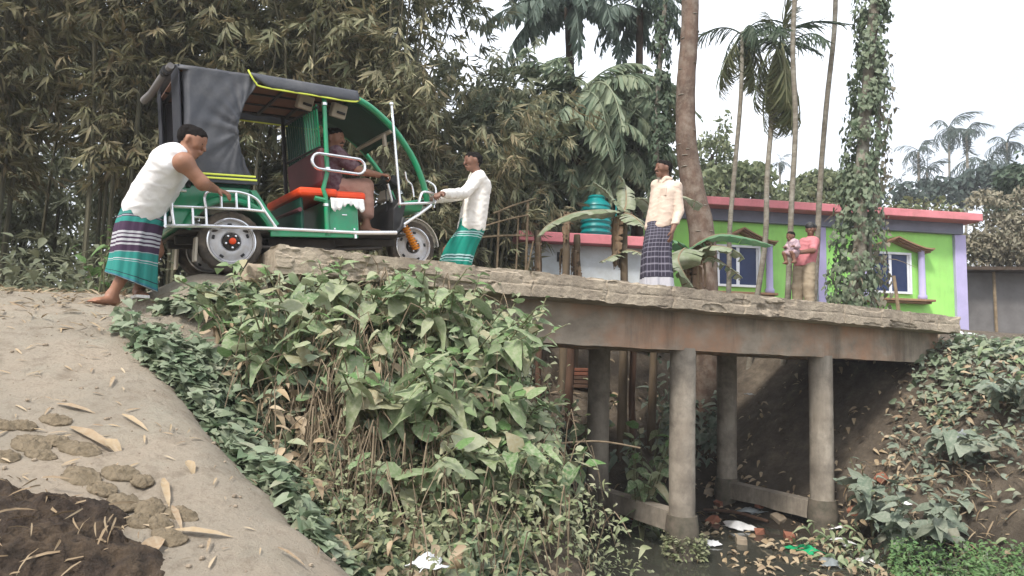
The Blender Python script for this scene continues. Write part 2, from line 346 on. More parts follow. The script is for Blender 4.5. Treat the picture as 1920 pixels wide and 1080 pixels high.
LT['lance2'] = (np.array([(0, 0, 0), (.42, -.08, .02), (.45, 0, -.03), (.42, .08, .02), (1, 0, -.17)], float), np.array([(0, 1, 2), (0, 2, 3), (1, 4, 2), (2, 4, 3)]))
def frames(D, Nn):
    D = D/np.linalg.norm(D, axis=1, keepdims=True); Yv = np.cross(Nn, D); Yv /= np.linalg.norm(Yv, axis=1, keepdims=True)+1e-9
    Z = np.cross(D, Yv); return np.stack([D, Yv, Z], axis=2)
def cloud(name, tpl, P, D, Nn, S, mat, rnd=None):
    V, F = LT[tpl] if isinstance(tpl, str) else tpl
    P = np.asarray(P, float); n = len(P); R = frames(np.asarray(D, float), np.asarray(Nn, float))
    S = np.asarray(S, float); S = S[:, None, None] if S.ndim == 1 else S[:, None, :]
    W = np.einsum('nij,nvj->nvi', R, V[None]*S)+P[:, None, :]
    k = len(V); FF = (F[None]+(np.arange(n)*k)[:, None, None]).reshape(-1, F.shape[1])
    rnd = rng.random(n) if rnd is None else rnd
    return mesh_np(name, W.reshape(-1, 3), FF, mat, np.repeat(rnd, k))
def rdir(n, zlo=-1, zhi=1):
    a = rng.random(n)*2*math.pi; z = rng.uniform(zlo, zhi, n); q = np.sqrt(np.clip(1-z*z, 0, 1)); return np.stack([q*np.cos(a), q*np.sin(a), z], 1)

# ------------------------------------------------------------------ terrain
E0 = A(.81, 6.6); TX, TY = .883, .469; BANG = math.atan2(TY, TX)
def BW(t, s, z): return A(E0[0]+TX*t-TY*s, E0[1]+TY*t+TX*s, z)
def ts(x, y): return (x-E0[0])*TX+(y-E0[1])*TY, -(x-E0[0])*TY+(y-E0[1])*TX
def relu(x): return np.maximum(x, 0)
def smax(a, b, k=.18): h = np.clip(.5+.5*(a-b)/k, 0, 1); return b*(1-h)+a*h+k*h*(1-h)
def smin(a, b, k=.25): return -smax(-a, -b, k)
def terr(x, y, detail=True):
    x = np.asarray(x, float); y = np.asarray(y, float); t, s = ts(x, y)
    rampz = 1.37+.34*(y-2.6)-.15*(x+1.9)
    rampz = smin(rampz, 2.09+.072*np.clip(y, 2, 9), .15)
    md = sm(-3.95, -3.35, t)*sm(.05, .45, s)*(1-sm(-2.4, -1.9, t))
    rampz = rampz+(2.715-rampz)*md*(1-sm(2.6, 3.6, s))
    e = (x+1.4)*.68+(y-3.8)*.73-.32*sm(4.1, 5.1, y)
    wob = fbm(x*1.3, y*1.3, 5, 3)*.22
    d = np.minimum(e+wob, np.maximum(.42-s+wob*.6, t+2.35))
    dd = np.log1p(np.exp(np.clip(d*9, -40, 40)))/9
    rampz = rampz-1.55*dd-.12*sm(-.35, .1, d)
    bankl = 2.30-.92*relu(.05-s)-2.0*relu(t+1.2)-.25*relu(-2.4-t)+fbm(x*1.7, y*1.7, 9, 3)*.2
    bed = -.24+.27*relu(-.15-t)+.23*sm(1.7, 2.5, t)
    bankr = -.34+1.0*relu(t-3.2)+fbm(x*1.5, y*1.5, 13, 3)*.22
    bankr = smin(bankr, 2.30+.4*sm(-.3, 1.2, s), .35)
    back = 2.75*sm(1.7, 4.6, s+.35*fbm(x*.9, y*.9, 21, 2))-.25
    yard = 3.05*sm(5, 7.5, s)-.3
    z = smax(smax(smax(bankl, bed, .2), bankr, .25), smax(back, yard, .2), .25)
    side = sm(-.35, .35, -(s-.0))   # the cut ends where the road begins
    z = np.where(d < 1.6, smax(rampz, z, .15), z)
    far = sm(30, 60, np.hypot(x, y)); z = z*(1-far)+2.6*far
    if detail:
        rough = .5+.9*sm(-2.6, -1.0, t)
        z = z+fbm(x*5, y*5, 31, 3)*.028*rough+fbm(x*19, y*19, 37, 2)*.010*rough
    return z
def axis(lo, hi, st, out, g=1.22):
    a = list(np.arange(lo, hi, st)); q = st; v = a[-1]
    while v < out: q *= g; v += q; a.append(v)
    q = st; v = lo
    while v > -out: q *= g; v -= q; a.insert(0, v)
    return np.array(a)
RWX, RWY, _z = at(437, 512, 5.7); HX, HY = math.sin(math.radians(54)), math.cos(math.radians(54))
xs = axis(-6.2, 7.2, .042, 260); ys = axis(1.2, 12.0, .042, 260)
gx, gy = np.meshgrid(xs, ys); gz = terr(gx, gy)
fr_ = np.random.default_rng(5)
for i in range(46):                                        # footprints trodden into the ramp
    fx, fy = fr_.uniform(-4.6, -1.2), fr_.uniform(2.8, 6.6)
    if (fx+1.4)*.68+(fy-3.8)*.73 > -.2: continue
    fa = 1.1+fr_.normal()*.5; c_, s_ = math.cos(fa), math.sin(fa); u_ = (gx-fx)*c_+(gy-fy)*s_; v_ = -(gx-fx)*s_+(gy-fy)*c_; q_ = (u_/.125)**2+(v_/.055)**2
    gz = gz-.022*np.exp(-q_**1.5)+.009*np.exp(-(q_-1.9)**2*2)
for off in (0., .86):                                      # wheel tracks up to the slab
    u_ = (gx-RWX)*HX+(gy-RWY)*HY; v_ = -(gx-RWX)*HY+(gy-RWY)*HX-off-.06+.03*np.sin(u_*2.1); k_ = sm(-4.5, -3.5, u_)*(1-sm(-.5, -.25, u_))
    gz = gz+k_*(-.024*np.exp(-(v_/.075)**4)+.010*np.exp(-((np.abs(v_)-.12)/.04)**2))
V = np.stack([gx, gy, gz], 2).reshape(-1, 3); nx = len(xs); ny = len(ys)
idx = np.arange(nx*ny).reshape(ny, nx)
Fq = np.stack([idx[:-1, :-1], idx[:-1, 1:], idx[1:, 1:], idx[1:, :-1]], 2).reshape(-1, 4)
gt, gs = ts(gx, gy)
mudf = (1-sm(.12, .75, gz))*1.0
soil = sm(-2.9, -2.2, gt)*(1-sm(6.2, 7.5, gs)); e_ = (gx+1.4)*.68+(gy-3.8)*.73-.32*sm(4.1, 5.1, gy)
soil = np.maximum(soil, sm(.0, .35, np.minimum(e_, np.maximum(.42-gs, gt+2.35))))
def ground_mat():
    m, nt, p = newmat('ground'); geo = ND(nt, 'ShaderNodeNewGeometry').outputs['Position']
    n1 = noise(nt, geo, 1.1, 6); dirt = ramp(nt, [(.3, (.465, .39, .305)), (.52, (.40, .35, .28)), (.72, (.32, .268, .205))]); nt.links.new(n1.outputs[0], dirt.inputs[0])
    n2 = noise(nt, geo, 9, 10, .75, (1, 1, 1)); r2 = ramp(nt, [(.50, (0, 0, 0)), (.68, (.75,)*3)]); nt.links.new(n2.outputs[0], r2.inputs[0])
    c = mixc(nt, r2.outputs[0], dirt.outputs[0], (.24, .195, .145))
    n4 = noise(nt, geo, 3.1, 4); r4 = ramp(nt, [(.52, (0, 0, 0)), (.7, (.5,)*3)]); nt.links.new(n4.outputs[0], r4.inputs[0]); c = mixc(nt, r4.outputs[0], c, (.42, .395, .32)); n6 = noise(nt, geo, 70, 8, .8); r6 = ramp(nt, [(.55, (0, 0, 0)), (.66, (.6,)*3)]); nt.links.new(n6.outputs[0], r6.inputs[0]); c = mixc(nt, r6.outputs[0], c, (.2, .155, .11))
    sa = ND(nt, 'ShaderNodeAttribute', attribute_name='soil'); n3_ = noise(nt, geo, 4, 9, .75); sr = ramp(nt, [(.3, (.065, .052, .038)), (.5, (.125, .10, .075)), (.7, (.215, .175, .13))]); nt.links.new(n3_.outputs[0], sr.inputs[0])
    c = mixc(nt, sa.outputs['Fac'], c, sr.outputs[0])
    ma = ND(nt, 'ShaderNodeAttribute', attribute_name='mud'); c = mixc(nt, ma.outputs['Fac'], c, (.045, .036, .027))
    nt.links.new(c, p.inputs['Base Color'])
    rr = ND(nt, 'ShaderNodeMapRange'); nt.links.new(ma.outputs['Fac'], rr.inputs[0]); rr.inputs[3].default_value = .95; rr.inputs[4].default_value = .5; nt.links.new(rr.outputs[0], p.inputs['Roughness'])
    p.inputs['Specular IOR Level'].default_value = .3
    nb = noise(nt, geo, 24, 12, .8); bump(nt, p, nb.outputs[0], 1., .045); return m
g = put('ground', mesh_np('ground', V, Fq, ground_mat(), {'mud': mudf.ravel(), 'soil': soil.ravel()})); tag(g, kind='structure')
# water
m, nt, p = newmat('canal_water'); p.inputs['Base Color'].default_value = (.045, .045, .036, 1); p.inputs['Roughness'].default_value = .07; p.inputs['Specular IOR Level'].default_value = .5
geo = ND(nt, 'ShaderNodeNewGeometry').outputs['Position']; n = noise(nt, geo, 7, 3); bump(nt, p, n.outputs[0], .12, .02)
wb = MB(); wb.add([(-1.5, 2.5, 0), (7, 2.5, 0), (9, 12.5, 0), (-1.5, 12.5, 0)], [(0, 1, 2, 3)]); tag(wb.build('canal_water', m), kind='structure')

# ------------------------------------------------------------------ bridge
T0, T1 = -2.94, 6.0
def ztop(t): return 2.895-.0135*(t-T0)
br = thing('footbridge', 'worn concrete slab bridge on round columns crossing the muddy canal', 'bridge', (E0[0], E0[1], 0), BANG)
nt_ = 800; tt = np.linspace(T0, T1, nt_); W_ = 2.4; H_ = .235
prof = [(0, 0)]+[(0, -H_*k/20) for k in range(1, 21)]+[(.06, -H_), (.15, -H_), (.3, -H_), (.8, -H_), (1.6, -H_), (W_-.1, -H_), (W_, -H_), (W_, -H_*.5), (W_, 0), (W_-.1, .0), (1.6, .015), (1.2, .02), (.8, .015), (.45, .01), (.25, .005), (.12, 0), (.05, 0)]
pr = np.array(prof); k = len(pr); VV = np.zeros((nt_, k, 3)); VV[:, :, 0] = tt[:, None]; VV[:, :, 1] = pr[None, :, 0]; VV[:, :, 2] = pr[None, :, 1]+ztop(tt)[:, None]
near = np.exp(-pr[:, 0]/.07)*(pr[:, 1] <= .001); T2 = np.repeat(tt[:, None], k, 1); Z2 = np.repeat(pr[None, :, 1], nt_, 0)
brk = .10+.055*fbm(T2*1.7, Z2*0+3, 41, 4)*2
pat = sm(-.02, .10, fbm(T2*1.25+2, T2*0+1, 141, 4)+.25*fbm(T2*6, Z2*14, 142, 3)-.10*sm(1.5, 4, T2)-.05)   # stretches where the lower lift has broken back
low = sm(0, .010, -Z2-brk)*pat
c1 = np.floor((vnoise(T2*6, Z2*26+T2*2, 43)+.5)*5)/5; c2 = np.floor((vnoise(T2*17+4, Z2*48, 44)+.5)*4)/4
VV[:, :, 1] += near*(low*(.010+.035*c1+.016*c2)+.0045*fbm(T2*22, Z2*60, 46, 3)+.004*fbm(T2*3, Z2*9, 146, 2)+.014*sm(.20, .24, fbm(T2*2.6, Z2*9, 49, 3))+.007*np.exp(-((Z2+.118+.008*np.sin(T2*5))/.007)**2)*(1-pat))
edge = np.exp(-np.abs(Z2+H_)/.03)*near; VV[:, :, 2] += edge*(.020*np.floor(5*fbm(T2*6, T2*0, 47, 4))/5+.012)
top = np.exp(-np.abs(Z2)/.02)*near; VV[:, :, 2] += top*(-.010*sm(.12, .2, fbm(T2*9, T2*0+8, 48, 4)))
for jt in (-2.2, -1.62, -.7, .12, .95, 1.95, 2.5, 3.6, 4.3, 4.9, 5.5): VV[:, :, 1] += near*.012*np.exp(-((T2-jt-.015*np.sin(Z2*40+jt))/.009)**2)
ends = np.exp(-np.minimum(T2-T0, T1-T2)/.05); VV[:, :, 0] += ends*.05*fbm(VV[:, :, 1]*6+3, Z2*16, 51, 3)
id_ = np.arange(nt_*k).reshape(nt_, k); F4 = np.stack([id_[:-1], np.roll(id_, -1, 1)[:-1], np.roll(id_, -1, 1)[1:], id_[1:]], 2).reshape(-1, 4)
caps = [list(id_[0][::-1]), list(id_[-1])]
o = put('deck_slab', mesh_np('deck_slab', VV.reshape(-1, 3), [F4, np.array([caps[0]]), np.array([caps[1]])], M_['conc'], smooth=False), br)
o.data.polygons.foreach_set('use_smooth', [True]*len(o.data.polygons)); o.data.set_sharp_from_angle(angle=math.radians(24))
def rough_box(name, mat, t0, t1, s0, s1, zf0, zf1, n=90, amp=.012, seed=60):
    """long beam with uneven faces; zf: height functions of t"""
    q = []; m4 = 5
    for i in range(m4): q.append((i/m4, 0.))
    for i in range(m4): q.append((1., i/m4))
    for i in range(m4): q.append((1-i/m4, 1.))
    for i in range(m4): q.append((0., 1-i/m4))
    q = np.array(q); tv = np.linspace(t0, t1, n); P = np.zeros((n, len(q), 3))
    for i, t in enumerate(tv):
        z0, z1 = zf0(t), zf1(t)
        P[i, :, 0] = t; P[i, :, 1] = s0+(s1-s0)*q[:, 0]; P[i, :, 2] = z0+(z1-z0)*q[:, 1]
    P[:, :, 1] += amp*fbm(P[:, :, 0]*4, P[:, :, 2]*9+P[:, :, 1]*3, seed, 4); P[:, :, 2] += amp*.9*fbm(P[:, :, 0]*5+9, P[:, :, 1]*9, seed+1, 4)*(P[:, :, 2] < (P[:, :, 2].max()-.03))
    ii = np.arange(n*len(q)).reshape(n, len(q)); F = np.stack([ii[:-1], ii[1:], np.roll(ii, -1, 1)[1:], np.roll(ii, -1, 1)[:-1]], 2).reshape(-1, 4)
    o = put(name, mesh_np(name, P.reshape(-1, 3), [F, np.array([list(ii[0])]), np.array([list(ii[-1][::-1])])], mat), br); o.data.set_sharp_from_angle(angle=math.radians(35)); return o
for s0 in (.29, 1.86):
    rough_box('beam', M_['beam'], T0+.15, 5.96, s0, s0+.24, lambda t: ztop(t)-.64, lambda t: ztop(t)-H_+.05, 220, .014)
PIERS = (-.85, 1.44, 3.68)
for t in PIERS:
    for s in (.41, 1.98):
        zt = ztop(t)-.645; zb = min(float(terr(*BW(t, s, 0)[:2])), 0)-.25; mb = MB(); pts = []; rr = []
        zz = np.linspace(zt+.03, .42, 60)
        for z in zz: pts.append((t+.002*math.sin(z*3+t), s+.002*math.sin(z*2), z)); rr.append(.140+.0012*math.sin(z*23+s)-.004*math.exp(-((z-1.35-.1*s)/.03)**2))
        mb.tube(pts, rr, 20); c = mb.build('column', M_['col'], br)
        mb = MB(); pts = []; rr = []
        for z in np.linspace(.44, zb, 12): pts.append((t, s, z)); rr.append(.168+.012*math.sin(z*13+t*3)+(.0 if z > .0 else .02))
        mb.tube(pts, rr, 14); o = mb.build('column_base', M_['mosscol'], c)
    z1 = .40 if t > 2 else .46
    rough_box('tie_beam', M_['col'], t-.09, t+.09, .42, 1.93, lambda q: z1-.21, lambda q: z1, 8, .02, 70)
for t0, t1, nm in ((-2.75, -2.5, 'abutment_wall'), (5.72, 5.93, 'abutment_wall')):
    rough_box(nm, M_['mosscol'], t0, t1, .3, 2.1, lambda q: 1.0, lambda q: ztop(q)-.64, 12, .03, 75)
# broken lump beside the slab end
mb = MB(); mb.ball((0, 0, 0), (.11, .08, .09), 14, 9); v = np.array(mb.v); q = v/.09
v = v*(1+.30*n3(q, 2.6, 1)[:, None]+.12*n3(q, 7, 2)[:, None]); mb.v = [tuple(p) for p in v]
bl = BW(-3.07, .10, 2.66); tag(mb.build('broken_concrete_lump', M_['stone'], None, bl, smooth=False), 'broken concrete lump wedged against the left end of the bridge slab', 'rubble')

# ------------------------------------------------------------------ green house
HA = at(1240, 540, 14.9); HB = at(1800, 540, 16.0); hd = nrm((HB-HA)*A(1, 1, 0)); hn = A(-hd[1], hd[0], 0)    # hn points away from camera
def wp(px, py):
    d = ray(px, py); q = EYE+d*(((HA-EYE)@hn)/(d@hn)); return float((q-HA)@hd), float(q[2])
GZ = 2.7; HL = wp(1800, 540)[0]
hs = thing('green_house', 'long lime green house with pink roof edge and lavender pilasters beyond the bridge', 'house', (HA[0], HA[1], 0), math.atan2(hd[1], hd[0]))
zr = wp(1560, 392)[1]; zr = 5.42
mb = MB(); mb.box((HL/2, 2.2, (GZ-.4+zr-.25)/2), (HL, 4.4, zr-.25-GZ+.4)); mb.build('wall', M_['wallg'], hs)
mb = MB(); mb.box((HL/2, 2.15, zr-.14), (HL+.05, 4.56, .25)); mb.build('roof_beam', M_['bluegrey'], hs)
mb = MB(); mb.box((HL/2-.06, 2.1, zr+.075), (HL+.54, 5.2, .175)); rf = mb.build('roof_slab', M_['pinkp'], hs, bevel=.015)
mb = MB(); mb.box((HL/2+.1, 2.2, zr+.215), (HL+.6, 4.6, .06)); mb.build('roof_screed', M_['greywall'], hs)
for px, wpx in ((1797, 24), (1538, 17)):
    x = wp(px, 480)[0]; ww = wpx/1300*15.6
    mb = MB(); mb.box((x, .0, (GZ-.3+zr-.27)/2), (ww, .16, zr-.27-GZ+.3)); mb.build('pilaster', M_['lav'], hs, bevel=.01)
for px, py in ((1334, 403), (1428, 407), (1722, 424)):
    x, z = wp(px, py); vo = MB(); 
    vo.box((x, -.005, z), (.24, .05, .17)); v0 = vo.build('vent', M_['vent'], hs)
    for i in range(3):
        vb = MB(); vb.box((x-.07+.07*i, -.035, z), (.012, .02, .15)); vb.build('vent_bar', M_['wallg'], v0)
    vb = MB(); vb.box((x, -.03, z+.095), (.27, .06, .02)); vb.build('vent_hood', M_['wallg'], v0)
def window(x0, x1, z0, z1, colsx, sillx, apex):
    """two sliding panes in a white frame with plaster columns, brown sill and curved hood"""
    wnd = MB(); c = .05
    for b in (((x0+x1)/2, z0+c/2, x1-x0, c), ((x0+x1)/2, z1-c/2, x1-x0, c)): wnd.box((b[0], -.02, b[1]), (b[2], .10, b[3]))
    for xx in (x0+c/2, x1-c/2): wnd.box((xx, -.02, (z0+z1)/2), (c, .10, z1-z0-2*c))
    wo_ = wnd.build('window', M_['wframe'], hs)
    xm = (x0+x1)/2
    for a, b, y in ((x0+c, xm-.0, -.032), (xm, x1-c, -.018)):
        s = MB(); s.box(((a+b)/2, y, (z0+z1)/2), (b-a, .012, z1-z0-2*c)); s.build('pane', M_['glass'], wo_)
        s = MB()
        for xx in (a+.02, b-.02): s.box((xx, y-.002, (z0+z1)/2), (.04, .03, z1-z0-2*c))
        s.build('sash', M_['wframe'], wo_)
    for xx in colsx:
        s = MB(); zc = z1+.12; s.lathe([(.085, z0-.12), (.10, z0-.10), (.10, z0-.04), (.075, z0), (.07, zc-.1), (.095, zc-.05), (.095, zc)], 14, (xx, -.11, 0)); s.build('window_column', M_['lav'], wo_)
    s = MB(); s.box(((sillx[0]+sillx[1])/2, -.13, z0-.15), (sillx[1]-sillx[0], .30, .055)); s.box(((sillx[0]+sillx[1])/2, -.10, z0-.20), (sillx[1]-sillx[0]-.1, .22, .045)); s.build('sill', M_['brownm'], wo_, bevel=.01)
    xl, xr = sillx; top = []; n = 16; h = apex-(z1+.06)
    for i in range(n+1):
        u = i/n; q = abs(2*u-1); top.append((xl+(xr-xl)*u, z1+.06+h*(1-q)**1.0*(.55+.45*(1-q))+.05*max(0, q-.8)*4))
    for off, th, pr_ in ((0, .030, .30), (-.034, .026, .24), (-.064, .026, .17)):
        s = MB(); poly = [(x, z+off) for x, z in top]+[(x, z+off-th) for x, z in reversed(top)]
        s.ext(poly, -pr_, -.0); s.build('window_hood', M_['brownm'], wo_)
x0, z1 = wp(1627, 471); x1, z0 = wp(1707, 552)
window(x0, x1, z0, z1, (wp(1616, 520)[0], wp(1722, 520)[0]), (wp(1604, 520)[0], wp(1737, 520)[0]), wp(1665, 446)[1])
x0, z1 = wp(1340, 458); x1, z0 = wp(1424, 540)
window(x0, x1, z0, z1, (wp(1332, 520)[0], wp(1438, 500)[0]), (wp(1322, 520)[0], wp(1447, 520)[0]), wp(1388, 430)[1])
# ------------------------------------------------------------------ low white building with tank
WA = at(985, 480, 11.5); WB = at(1164, 480, 11.75); wd = nrm((WB-WA)*A(1, 1, 0)); wl = float(np.linalg.norm((WB-WA)[:2])); zt = at(1075, 441, 11.6)[2]
ws = thing('white_outbuilding', 'low whitewashed outbuilding with a pink roof edge behind the banana plants', 'building', (WA[0], WA[1], 0), math.atan2(wd[1], wd[0]))
mb = MB(); mb.box((wl/2+.3, 1.25, (2.3+zt-.17)/2), (wl+.6, 2.5, zt-.17-2.3)); mb.build('wall', M_['whitewall'], ws)
mb = MB(); mb.box((wl/2+.3, 1.2, zt-.085), (wl+.9, 2.9, .165)); mb.build('roof_slab', M_['pinkp'], ws, bevel=.012)
mb = MB(); mb.box((.62, -.004, zt-.38), (.16, .03, .16)); mb.build('vent_opening', M_['black'], ws)
tp = at(1117, 440, 12.1); tk = thing('water_tank', 'small teal plastic water tank standing on the white outbuilding roof', 'water tank', (tp[0], tp[1], zt))
rr = []; hz = .60; R0 = .265
for i in range(61):
    z = hz*i/60; rr.append((R0+.012*math.sin(z/hz*math.pi*12), .0+z))
mb = MB(); mb.lathe([(R0*.9, 0)]+rr+[(R0*.93, hz+.05), (R0*.6, hz+.12), (.14, hz+.15)], 28); mb.build('tank_body', M_['tank'], tk)
mb = MB(); mb.lathe([(.15, hz+.14), (.16, hz+.17), (.13, hz+.20), (0.02, hz+.21)], 20); mb.build('tank_lid', M_['tank'], tk)
mb = MB(); mb.tube([(R0+.03, 0, .08), (R0+.08, 0, .08), (R0+.09, 0, .6), (R0+.07, 0, .75)], .014); mb.build('tank_pipe', M_['tank'], tk)
# grey shed at right
SA = at(1806, 560, 16.5); ss = thing('grey_shed', 'dingy grey walled shed with a low dark roof beside the green house', 'shed', (SA[0], SA[1], 0), math.radians(-4))
zt = at(1850, 512, 16.5)[2]; mb = MB(); mb.box((2.2, 1.6, (2.2+zt)/2), (4.4, 3.2, zt-2.2))
mb.build('wall', M_['greywall'], ss)
mb = MB(); mb.ext([(-.3, zt), (4.7, zt+.05), (4.7, zt+.13), (-.3, zt+.08)], -.5, 3.6); mb.build('roof', M_['barkd'], ss)
mb = MB(); mb.tube([(.62, -.2, 2.2), (.6, -.2, zt)], .035); mb.build('post', M_['stick'], ss)

# ------------------------------------------------------------------ electric rickshaw (local frame: x forward, y to its left, z up; wheel contact at origin)
RW = at(437, 512, 5.7); HEAD = math.radians(54); PITV = math.radians(6)
vh = A(math.sin(HEAD)*math.cos(PITV), math.cos(HEAD)*math.cos(PITV), math.sin(PITV)); vl = A(-math.cos(HEAD), math.sin(HEAD), 0); vu = np.cross(vh, vl)
ev = thing('electric_rickshaw', 'green electric rickshaw with black canvas hood and orange seat climbing onto the bridge', 'rickshaw')
MV = Matrix.Identity(4)
for i in range(3):
    MV[i][0] = vh[i]; MV[i][1] = vl[i]; MV[i][2] = vu[i]; MV[i][3] = RW[i]
ev.matrix_world = MV
def VW(x, y, z): return RW+vh*x+vl*y+vu*z
def rod(name, pts, r, mat, n=8, parent=ev, closed=False, sp=0):
    if sp: pts = spline(pts, sp)
    return MB().tube(pts, r, n, closed).build(name, mat, parent)
def bxp(name, c, d, mat, bevel=.012, R=None, parent=ev): return MB().box(c, d, R).build(name, mat, parent, bevel=bevel, smooth=False)
# wheels
def wheel(cx, cy, cz, R=.262, side=-1, rot=.35):
    th = .12; q = []
    prof = [(R*.66, -.05), (R*.78, -.058), (R*.90, -.060), (R*.965, -.052), (R*.99, -.03), (R, 0), (R*.99, .03), (R*.965, .052), (R*.90, .060), (R*.78, .058), (R*.66, .05)]
    n = 96; mb = MB(); V = []
    for i, (r, y) in enumerate(prof):
        for k_ in range(n):
            a = 2*math.pi*k_/n; rr_ = r
            if 2 <= i <= 8 and (k_+(i % 2)) % 4 < 2: rr_ -= .006 if i not in (2, 8) else .003
            V.append((cx+rr_*math.cos(a), cy+y, cz+rr_*math.sin(a)))
    F = [(i*n+k_, i*n+(k_+1) % n, (i+1)*n+(k_+1) % n, (i+1)*n+k_) for i in range(len(prof)-1) for k_ in range(n)]
    mb.add(V, F); w_ = mb.build('wheel', M_['rubber'], ev)
    s = side; mb = MB(); rp = [(R*.69, -.045*s), (R*.71, .047*s), (R*.735, .056*s), (R*.72, .062*s), (R*.685, .056*s), (R*.64, .036*s), (R*.60, .030*s), (R*.45, .046*s), (R*.38, .054*s), (R*.31, .050*s), (R*.27, .036*s), (R*.14, .036*s), (.004, .036*s)]
    mb.lathe(rp, 48, (cx, cy, cz), 'y'); rim = mb.build('rim', M_['steelw'], w_)
    mb = MB(); mb.lathe([(R*.735, .058*s), (R*.75, .066*s), (R*.715, .070*s), (R*.70, .060*s)], 48, (cx, cy, cz), 'y', False); mb.build('rim_ring', M_['chrome'], w_)
    for k_ in range(5):
        a = rot+2*math.pi*k_/5; mb = MB(); rr_ = R*.545
        mb.box((cx+rr_*math.cos(a), cy+.041*s, cz+rr_*math.sin(a)), (.020, .016, .034), roty(-a)); mb.build('rim_slot', M_['black'], w_, bevel=.004)  # solid black blocks on the disc, painted in for its dark holes
    mb = MB(); mb.lathe([(R*.27, .036*s), (R*.26, .066*s), (R*.20, .072*s), (.004, .074*s)], 24, (cx, cy, cz), 'y'); mb.build('hub', M_['under'], w_)
    for k_ in range(5):
        mb = MB(); a = rot+.6+2*math.pi*k_/5; mb.lathe([(.009, .066*s), (.009, .082*s), (.002, .084*s)], 6, (cx+R*.2*math.cos(a), cy, cz+R*.2*math.sin(a)), 'y'); mb.build('wheel_nut', M_['chrome'], w_)
    mb = MB(); mb.lathe([(.026, .07*s), (.027, .10*s), (.018, .108*s), (.003, .11*s)], 16, (cx, cy, cz), 'y'); mb.build('hub_cap', M_['orange'], w_)
    return w_
wheel(0, .06, .262); wheel(0, .86, .262); wheel(1.90, .45, .285, .262, -1, .1)
# chassis
mb = MB(); mb.box((.62, .28, .30), (2.0, .06, .07)); mb.box((.62, .62, .30), (2.0, .06, .07)); mb.box((.0, .45, .262), (.08, .72, .08)); mb.box((-.02, .45, .25), (.2, .2, .2))
mb.box((.66, .45, .24), (.62, .56, .15)); mb.build('chassis', M_['under'], ev, bevel=.01)
rod('exhaust_bar', [(.25, .02, .22), (.9, .04, .20), (1.4, .1, .23)], .014, M_['under'])
bxp('floor', (.62, .45, .352), (2.02, .86, .025), M_['under'])
bxp('mud_flap', (-.27, .07, .20), (.02, .10, .20), M_['beige'], .004, roty(.1))
bxp('mud_flap', (-.27, .83, .20), (.02, .10, .20), M_['beige'], .004, roty(.1))
# rear tub with wheel arches
poly = [(-.44, .37), (-.45, .62), (-.41, .70), (-.34, .725), (.16, .725), (.20, .70), (.365, .37)]
arc = [(.345*math.cos(a), .262+.345*math.sin(a)) for a in np.linspace(math.asin(.108/.345), math.pi-math.asin(.108/.345), 16)]
mb = MB(); mb.ext(poly+arc, .035, .875); tub = mb.build('rear_body', M_['green'], ev, bevel=.012)
for yy in (.022, .888):
    mb = MB(); n = 22; V = []
    for a in np.linspace(.28, math.pi-.28, n):
        for r, y in ((.325, -.028), (.338, -.04), (.372, -.03), (.392, .0), (.392, .02), (.325, .02)):
            V.append((r*math.cos(a), yy+(y if yy < .5 else -y), .262+r*math.sin(a)))
    F = [(i*6+k_, i*6+(k_+1) % 6, (i+1)*6+(k_+1) % 6, (i+1)*6+k_) for i in range(n-1) for k_ in range(6)]+[tuple(range(6)), tuple((n-1)*6+k_ for k_ in range(6))]
    mb.add(V, F); mb.build('wheel_arch', M_['green'], tub)
mb = MB(); mb.box((-.13, .45, .735), (.62, .84, .03)); mb.build('body_top', M_['greend'], tub)
bxp('rear_door', (-.452, .50, .52), (.012, .5, .22), M_['black'], .004)
for yy in (.06, .84):
    o = bxp('tail_lamp', (-.455, yy, .44), (.02, .07, .045), M_['whitep'], .006)
bxp('body_reflector', (-.30, .03, .46), (.05, .012, .03), M_['whitep'], .004)
# floor rail, sill, rear rack in chrome
rr_ = .0125
for yy, nm in ((-.045, 'side_rail'), (.945, 'side_rail')):
    rod(nm, [(-.46, yy, .375), (-.2, yy, .380), (.3, yy, .372), (1.08, yy, .352)], .016, M_['chrome'])
    s = -1 if yy < .5 else 1
    rk = rod('side_rack', [(-.44, yy, .375), (-.45, yy, .55), (-.40, yy, .645), (-.34, yy, .655)], rr_, M_['chrome'], sp=16)
    rod('rack_bar', [(-.44, yy, .528), (.10, yy, .528), (.265, yy, .515)], rr_, M_['chrome'], parent=rk)
    rod('rack_hoop', [(-.20, yy, .53), (-.205, yy, .615), (-.17, yy, .66), (-.05, yy, .668), (.08, yy, .665), (.20, yy, .62), (.27, yy, .515), (.36, yy, .375)], rr_, M_['chrome'], parent=rk, sp=40)
    for xx, z0, z1 in ((-.30, .375, .528), (-.20, .375, .53), (-.08, .528, .668), (.04, .528, .667), (.14, .528, .645)):
        rod('rack_upright', [(xx, yy, z0), (xx, yy, z1)], rr_*.9, M_['chrome'], parent=rk)
    rod('rack_brace', [(-.30, yy, .45), (-.20, yy, .447)], rr_*.8, M_['chrome'], parent=rk)
rb = rod('rear_rack', [(-.50, -.04, .375), (-.50, .94, .375)], .014, M_['chrome'])
rod('rack_bar', [(-.50, -.04, .525), (-.50, .94, .525)], rr_, M_['chrome'], parent=rb)
for a, b in ((-.03, .22), (.34, .56), (.68, .93)):
    rod('rack_hoop', [(-.50, a, .375), (-.50, a, .60), (-.50, a+.04, .66), (-.50, b-.04, .66), (-.50, b, .60), (-.50, b, .375)], rr_, M_['chrome'], parent=rb)
for yy in (-.03, .93): rod('rack_stay', [(-.50, yy, .525), (-.44, yy, .528)], rr_, M_['chrome'], parent=rb); rod('rack_stay', [(-.50, yy, .375), (-.44, yy, .378)], rr_, M_['chrome'], parent=rb)
